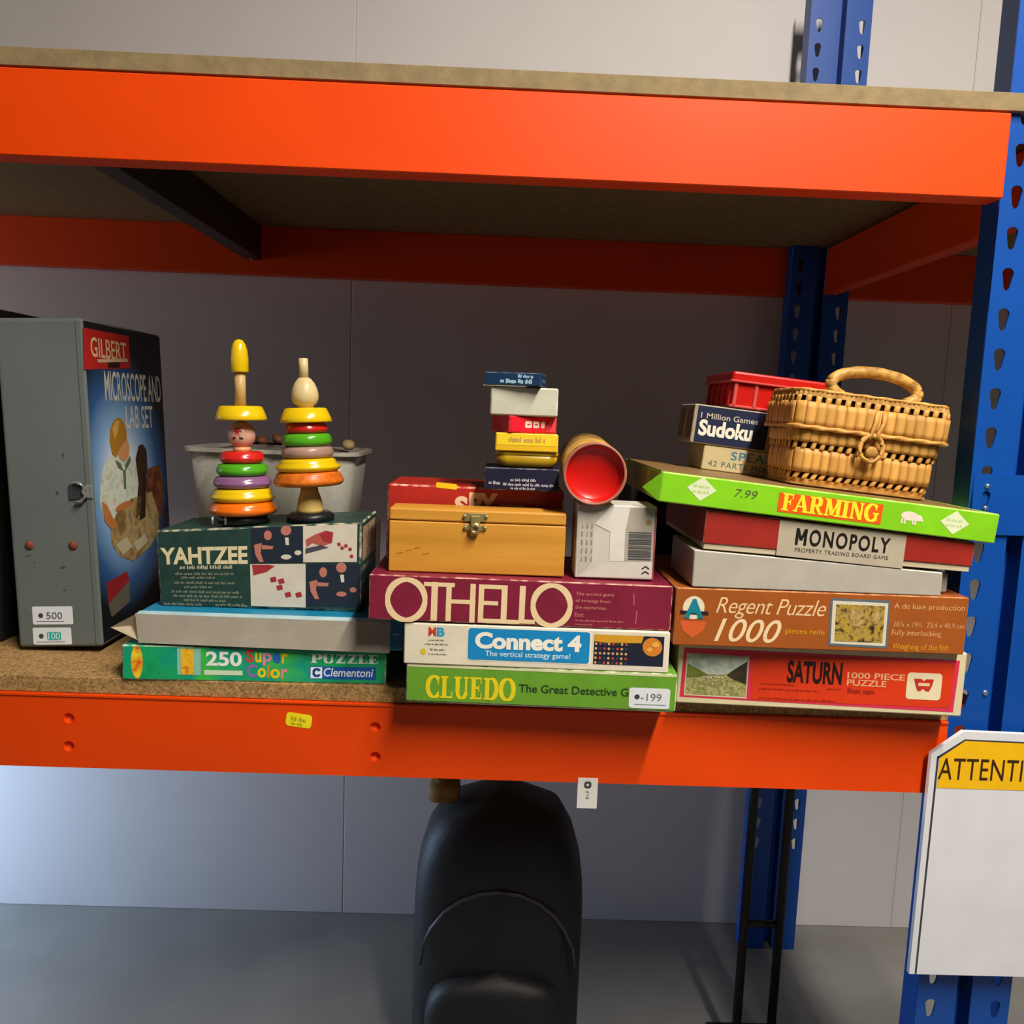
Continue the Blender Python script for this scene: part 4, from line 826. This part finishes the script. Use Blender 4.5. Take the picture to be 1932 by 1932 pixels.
# --- Monopoly
def mwarp(p):
    u = p.x / 0.287; return (p.x, p.y, p.z if p.z < 0.007 else 0.006 + (p.z - 0.006) * (0.955 - 0.265 * u))
b = game('board_game_box', 'dark red property trading board game box under the green box', (0.2168, -0.0475, 0.1772), 0.2870, 0.20, 0.0440, ((1328, 962), (1836, 1027), (1834, 1080), (1324, 1034)), '#a02a20', '#a07a68', tray='#cfc0a0', z0=0.006, tilt=math.radians(3.0), bev=0.0012, warp=mwarp)
f = b.fm
b.put('title_panel', PG([(x_, min(z_, 0.0425)) for x_, z_ in f.pts([(1466, 975), (1705, 1005), (1703, 1071), (1463, 1046)])]), ink('#b9ac96'), 1)
q0 = f(1496, 1028); q1 = f(1676, 1012)
wm = (q1[0] - q0[0]) * 0.125
b.put('title_lettering', [[LN(q0[0] + 0.0016, q0[1], q0[0] + 0.0016, q0[1] + 0.0205, 0.0030), LN(q0[0] + wm - 0.0020, q0[1], q0[0] + wm - 0.0020, q0[1] + 0.0205, 0.0030), LN(q0[0] + wm / 2 - 0.0002, q0[1] + 0.006, q0[0] + 0.0018, q0[1] + 0.0205, 0.0030), LN(q0[0] + wm / 2 - 0.0002, q0[1] + 0.006, q0[0] + wm - 0.0022, q0[1] + 0.0205, 0.0030)], TX('ONOPOLY', q0[0] + wm + 0.0022, q0[1], q1[0], q0[1] + 0.0210, bold=0.025, space=1.22)], ink('#1a1512'), 2)
b.put('subtitle_lettering', TX('PROPERTY TRADING BOARD GAME', q0[0] + 0.001, q0[1] - 0.0085, q1[0], q0[1] - 0.0035, space=1.1), ink('#4a4038'), 2)
# --- Farming
TF = math.radians(5.1)
b = game('board_game_box', 'tilted bright green farming game box with orange title on the right', (0.1668, -0.0535, 0.2262), 0.3560, 0.25, 0.0312, ((1246, 890), (1878, 970), (1878, 1022), (1242, 945)), '#86d11c', '#c4dc80', tilt=TF, bev=0.0012)
f = b.fm
b.put('title_panel', PG(f.pts([(1464, 928), (1659, 951), (1658, 987), (1463, 963)])), ink('#ea5a10'), 1)
q0 = f(1470, 961); q1 = f(1653, 955)
b.put('title_lettering', SX('FARMING', q0[0], q0[1] + 0.0005, q1[0], q0[1] + 0.0185, T=0.24, t=0.10), ink('#f6e42c'), 2)
c0 = f(1711, 972); PINK = ink('#ecdccb')
b.put('pig_picture', [EL(c0[0], c0[1], 0.0095, 0.0048, 16, -0.05), EL(c0[0] + 0.0095, c0[1] - 0.001, 0.0040, 0.0034, 12), EL(c0[0] + 0.013, c0[1] - 0.003, 0.0018, 0.0014, 8)] + [R_(c0[0] + d - 0.0009, c0[1] - 0.0085, c0[0] + d + 0.0009, c0[1] - 0.003) for d in (-0.0075, -0.0045, 0.004, 0.0068)], PINK, 1)
for cx, cy, m2 in ((1796, 984, ink('#c9dca0')), (1320, 922, ink('#b9d870'))):
    c0 = f(cx, cy); b.put('maker_diamond', PG([(c0[0] - 0.0155, c0[1]), (c0[0], c0[1] - 0.0125), (c0[0] + 0.0155, c0[1]), (c0[0], c0[1] + 0.0125)]), ink('#dfe8c0'), 1)
    b.put('maker_print', [SCR(c0[0] - 0.009, c0[1] + 0.0015, c0[0] + 0.009, c0[1] + 0.0045, 3), SCR(c0[0] - 0.009, c0[1] - 0.004, c0[0] + 0.009, c0[1] - 0.001, 4)], m2, 2)
q0 = f(1381, 936); q1 = f(1424, 934); b.put('price_lettering', TX('7.99', q0[0], q0[1], q1[0], q0[1] + 0.0085, shear=0.2), ink('#5a6a3a'), 1)
b.put('end_print', [R_(0.02, 0.002, 0.246, 0.029)], picture(['#8a7a28', '#a8902c', '#6a7a20'], 30), 1, 'left')
fixn(mesh('torn_corner_flap', [(0, 0.001, 0.0305), (0, 0.001, 0.0005), (-0.0165, 0.012, 0.012), (0, 0.0025, 0.0305), (0, 0.0025, 0.0005), (-0.0165, 0.0135, 0.012)], [(0, 2, 1), (3, 4, 5), (0, 3, 5, 2), (1, 2, 5, 4), (0, 1, 4, 3)], card('#7cc41c'), b.root))
block('top_liner_edge', 0.0, 0.34, 0.01, 0.24, 0.0308, 0.0318, card('#8a6a40'), b.root)
FT = 0.2262 + 0.0318 * math.cos(TF)     # top of the green box at its left end
def ontop(x): return FT - math.tan(TF) * (x - 0.1668 - 0.0318 * math.sin(TF)) + 0.0004

# --- Spear's, Sudoku, red tub
b = game('jigsaw_box', 'small cream box with blue lettering lying on the green box', (0.2525, 0.124, ontop(0.2525)), 0.122, 0.085, 0.0305, ((1328, 842), (1513, 864), (1511, 912), (1323, 892)), '#c9b888', '#d8cca0', tilt=TF, cat='puzzle box')
f = b.fm; q0 = f(1378, 877); b.put('title_lettering', TX("SPEAR'S", q0[0], q0[1] + 0.003, q0[0] + 0.068, q0[1] + 0.0140, bold=0.015, space=1.15), ink('#3f7f9a'), 1)
b.put('subtitle_lettering', TX('42 PARTS MODEL', q0[0] - 0.027, q0[1] - 0.0075, q0[0] + 0.066, q0[1] - 0.0005, space=1.15), ink('#4a6a68'), 1)
zs = b.root.location.z + 0.0308
b = game('puzzle_game_box', 'dark blue number puzzle box with pale sides beside the basket', (0.2360, 0.122, zs + 0.0020), 0.128, 0.080, 0.0478, ((1312, 763), (1500, 785), (1490, 858), (1300, 836)), '#a89a84', '#c9bda8', tilt=TF)
f = b.fm
b.put('title_panel', R_(0.004, 0.0015, 0.0935, 0.0462), ink('#1a2440'), 1)
b.put('title_lettering', TX('Sudoku', 0.0080, 0.010, 0.0755, 0.0300, bold=0.04), ink('#ece6d4'), 2); b.put('subtitle_lettering', TX('1 Million Games', 0.0085, 0.0315, 0.0800, 0.0385, bold=0.01), ink('#c9bfae'), 2)
b.put('end_print', [R_(0.006, 0.006, 0.03, 0.042), R_(0.045, 0.006, 0.074, 0.042)], picture(['#6a4a40', '#8a6a58', '#4a3a34'], 80), 1, 'left')
# red plastic container
rt = tag(empty('red_container', (0.2805, 0.120, 0.3290), 0, TF), 'red ribbed plastic container with lid on the number puzzle box', 'container')
PR = mat('#d01a12', 0.28, 0.04, 20, spec=0.5); PK = mat('#d85a58', 0.3, 0.05)
w_, d_, h2 = 0.118, 0.13, 0.0305
block('container_body', 0.003, w_ - 0.003, 0.003, d_ - 0.003, 0.0, h2, PR, rt, 0.003, 2)
k = 0
for i in range(5):
    x = 0.006 + i * 0.0253
    block('rib', x - 0.0022, x + 0.0022, 0.0005, 0.004, 0.002, h2, PK, rt, 0.0008)
for i in range(5):
    y = 0.012 + i * 0.0265
    block('rib', 0.0005, 0.004, y - 0.0022, y + 0.0022, 0.002, h2, PR, rt, 0.0008)
block('foot_rim', 0.0012, w_ - 0.0012, 0.0012, d_ - 0.0012, 0.0, 0.0035, PK, rt, 0.001)
ld = block('container_lid', -0.001, w_ + 0.001, -0.001, d_ + 0.001, h2, h2 + 0.0135, PR, rt, 0.003, 2)
block('lid_lip', -0.0026, w_ + 0.0026, -0.0026, d_ + 0.0026, h2 + 0.0002, h2 + 0.0030, PK, ld, 0.0008)

# dark box in the gap behind
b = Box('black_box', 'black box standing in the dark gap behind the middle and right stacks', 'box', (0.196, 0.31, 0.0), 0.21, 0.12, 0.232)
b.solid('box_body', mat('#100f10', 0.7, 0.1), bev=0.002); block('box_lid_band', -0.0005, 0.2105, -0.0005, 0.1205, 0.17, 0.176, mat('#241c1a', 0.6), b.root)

# ---------------------------------------------------------------- straw basket
bx_, by_ = 0.4015, 0.053
bk = tag(empty('straw_basket', (bx_, by_, ontop(bx_) + 0.0004), math.radians(0.5), TF), 'small woven straw basket with hinged lid and ring handle', 'basket')
STRAW = mat('#dfa856', 0.5, 0.16, 90, stretch=(1, 1, 0.10), bump=0.4, bscale=300, rand=0.14, color2='#b37c38')
STRD = mat('#c89850', 0.6, 0.16, 70, bump=0.3, bscale=260, color2='#94682c')
GOLD = mat('#d8a850', 0.45, 0.14, 80, bump=0.2, bscale=300, color2='#94692c')
def path(hx, hy, r, n):
    """n evenly spaced points with outward normals round a rounded rectangle, starting at the front left"""
    segs = [('l', (-hx + r, -hy), (hx - r, -hy)), ('a', (hx - r, -hy + r), -90), ('l', (hx, -hy + r), (hx, hy - r)), ('a', (hx - r, hy - r), 0), ('l', (hx - r, hy), (-hx + r, hy)), ('a', (-hx + r, hy - r), 90), ('l', (-hx, hy - r), (-hx, -hy + r)), ('a', (-hx + r, -hy + r), 180)]
    Ls = [math.dist(s[1], s[2]) if s[0] == 'l' else PI * r / 2 for s in segs]; T = sum(Ls); out = []
    for k in range(n):
        d = T * k / n; i = 0
        while d > Ls[i] + 1e-12: d -= Ls[i]; i += 1
        s = segs[i]
        if s[0] == 'l':
            u = d / Ls[i]; x = s[1][0] + (s[2][0] - s[1][0]) * u; y = s[1][1] + (s[2][1] - s[1][1]) * u
            nx, ny = (s[2][1] - s[1][1]) / Ls[i], -(s[2][0] - s[1][0]) / Ls[i]
        else:
            a = math.radians(s[2]) + d / r; nx, ny = math.cos(a), math.sin(a); x, y = s[1][0] + r * nx, s[1][1] + r * ny
        out.append((x, y, math.atan2(ny, nx) + PI / 2))
    return out, T
def strip_mesh(w, h, slant=0.0):
    """one pillowy straw strip: local x along wall, y = -outward, z up from 0"""
    vs, fs = [], []; nu, nv = 5, 5
    for j in range(nv):
        v = j / (nv - 1); e = 1 - (2 * v - 1) ** 4
        for i in range(nu):
            u = 2 * i / (nu - 1) - 1
            vs.append((u * w / 2 * (0.95 + 0.05 * e) + slant * (v - 0.5), -(0.0008 * (1 - u * u) ** 0.5 + 0.0010) * (0.65 + 0.35 * e), h * v))
    for j in range(nv - 1):
        for i in range(nu - 1): a = j * nu + i; fs.append((a, a + 1, a + nu + 1, a + nu))
    b0 = len(vs)
    for j in (0, nv - 1):
        for i in (0, nu - 1): vs.append((vs[j * nu + i][0], 0.001, vs[j * nu + i][2]))
    fs += [(b0 + 1, b0, b0 + 2, b0 + 3), (0, b0, b0 + 1, 4, 3, 2, 1), (20, 21, 22, 23, 24, b0 + 3, b0 + 2), (0, 5, 10, 15, 20, b0 + 2, b0), (4, b0 + 1, b0 + 3, 24, 19, 14, 9)]
    me = bpy.data.meshes.new('straw'); me.from_pydata(vs, [], fs); me.materials.append(STRAW); me.update()
    bm = bmesh.new(); bm.from_mesh(me); bmesh.ops.recalc_face_normals(bm, faces=bm.faces); bm.to_mesh(me); bm.free()
    me.polygons.foreach_set('use_smooth', [True] * len(me.polygons)); return me
HX, HY, RC = 0.0825, 0.047, 0.016
NS = 48
def hw(z): return 0.0805 + 0.0045 * min(1, z / 0.063)
rd = random.Random(11)
def row(name, z0, h, n, frac, ext=0.0, slant=0.0, off=0.0):
    ex = hw(z0 + h / 2) - 0.0845 + ext
    P, T = path(HX + ex, HY + ex, RC, n * 2); pitch = T / n; me = strip_mesh(pitch * frac, h, slant)
    for k in range(n):
        x, y, a = P[(2 * k + int(off * 2)) % (2 * n)]
        o = link(name, me, bk); o.location = (x, y, z0 + rd.uniform(-0.0006, 0.0006)); o.rotation_euler = (rd.uniform(-0.03, 0.03), 0, a); o.scale = (rd.uniform(0.94, 1.05), rd.uniform(0.85, 1.25), rd.uniform(0.97, 1.03))
row('straw_strip', 0.0075, 0.0, 1, 1) if False else None
row('straw_strip', 0.0150, 0.0262, NS, 1.08)
row('straw_strip', 0.0480, 0.0150, NS, 1.08, 0.0, 0, 0.5)
row('straw_strip', 0.0655, 0.0260, NS, 1.08, 0.0045)
row('straw_twist', 0.0402, 0.0088, NS, 0.52, -0.0005, 0.002, 0.5)
row('straw_twist', 0.0072, 0.0088, NS, 0.60, -0.0005, 0.0045)
row('straw_twist', 0.0908, 0.0076, NS, 0.58, 0.0035, 0.001, 0.5)
def band(name, z0, z1, ex0, ex1, m, n=96, amp=0.0006, th=0.003):
    vs, fs = [], []
    rings = [(ex0, z0, 1), (ex1, z1, 1), (ex1 - th, z1, 0), (ex0 - th, z0, 0)]
    for ex, z, w in rings:
        P, T = path(HX + ex, HY + ex, RC, n)
        for k, (x, y, a) in enumerate(P):
            d = amp * math.cos(k * PI) * w; vs.append((x + d * math.sin(a), y - d * math.cos(a), z))
    for i in range(4):
        j = (i + 1) % 4
        for k in range(n): k2 = (k + 1) % n; fs.append((i * n + k, i * n + k2, j * n + k2, j * n + k))
    return fixn(mesh(name, vs, fs, m, bk, False))
band('bottom_band', 0.0, 0.0078, -0.0050, -0.0030, STRAW, amp=0.0007); band('lid_top_band', 0.0980, 0.1050, 0.0042, 0.0025, STRD, 192, 0.0008)
def lid_path(ex, z, n=160): return [(x, y, z) for x, y, a in path(HX + ex, HY + ex, RC, n)[0]]
def rope(r, k): return lambda i, an: r * (1 + 0.22 * math.cos(2 * an - i * k))
sweep('lid_rim_rope', lid_path(0.0060, 0.0642), rope(0.0024, 0.9), STRAW, bk, 10, True)
sweep('lid_edge_rope', lid_path(0.0022, 0.1045), rope(0.0018, 0.9), STRAW, bk, 8, True)
P, T = path(HX, HY, RC, 64)
for nm, z in (('basket_base', 0.0012), ('lid_top', 0.1035)):
    vs = [(x * (0.97 if z < 0.05 else 1.01), y * (0.97 if z < 0.05 else 1.01), z) for x, y, a in P] + [(x * (0.97 if z < 0.05 else 1.01), y * (0.97 if z < 0.05 else 1.01), z + 0.002) for x, y, a in P]
    fixn(mesh(nm, vs, [tuple(range(64)), tuple(range(64, 128))] + [(k, (k + 1) % 64, 64 + (k + 1) % 64, 64 + k) for k in range(64)], STRD, bk))
band('dark_hole_backing', 0.002, 0.0635, -0.0085, -0.0045, mat('#3a2815', 0.8), 64, 0.0, 0.001); band('dark_hole_backing', 0.0655, 0.1030, -0.0005, -0.0005, mat('#3a2815', 0.8), 64, 0.0, 0.001)  # added dark shells; the shade seen through the weave holes is their colour
# ring handle
hp = []
for k in range(61):
    a = math.radians(-42 + 264 * k / 60); hp.append((0.0145 + 0.0505 * math.cos(a), -0.004 + 0.004 * math.sin(a), 0.1175 + 0.0185 * math.sin(a)))
sweep('handle', hp, lambda i, an: 0.0066 * (1 + 0.03 * math.cos(4 * an - i * 0.9)), GOLD, bk, 14)
# clasp: strap from the lid, loop over a peg
cx = 0.0015; yf = -(HY + 0.0075)
for s in (-1, 1): sweep('clasp_strap', [(cx + 0.004 + s * 0.004, yf + 0.001, 0.0905), (cx + 0.003 + s * 0.0045, yf - 0.001, 0.078), (cx - 0.001 + s * 0.003, yf - 0.002, 0.066), (cx - 0.003 + s * 0.005, yf - 0.0035, 0.060)], rope(0.0026, 1.0), STRAW, bk, 8)
sweep('clasp_loop', [(cx - 0.003 + 0.0125 * math.cos(a * PI / 24), yf - 0.003 + 0.0008 * math.sin(a * PI / 24), 0.0495 + 0.0140 * math.sin(a * PI / 24)) for a in range(48)], rope(0.0024, 0.8), STRAW, bk, 8, True)
lathe('clasp_peg', [(0.0035, 0), (0.0035, 0.010), (0.0065, 0.0105), (0.0065, 0.0135), (0.004, 0.015)], STRD, bk, 14).matrix_local = Matrix.Translation((cx - 0.003, -(HY), 0.0455)) @ Matrix.Rotation(PI / 2, 4, 'X')
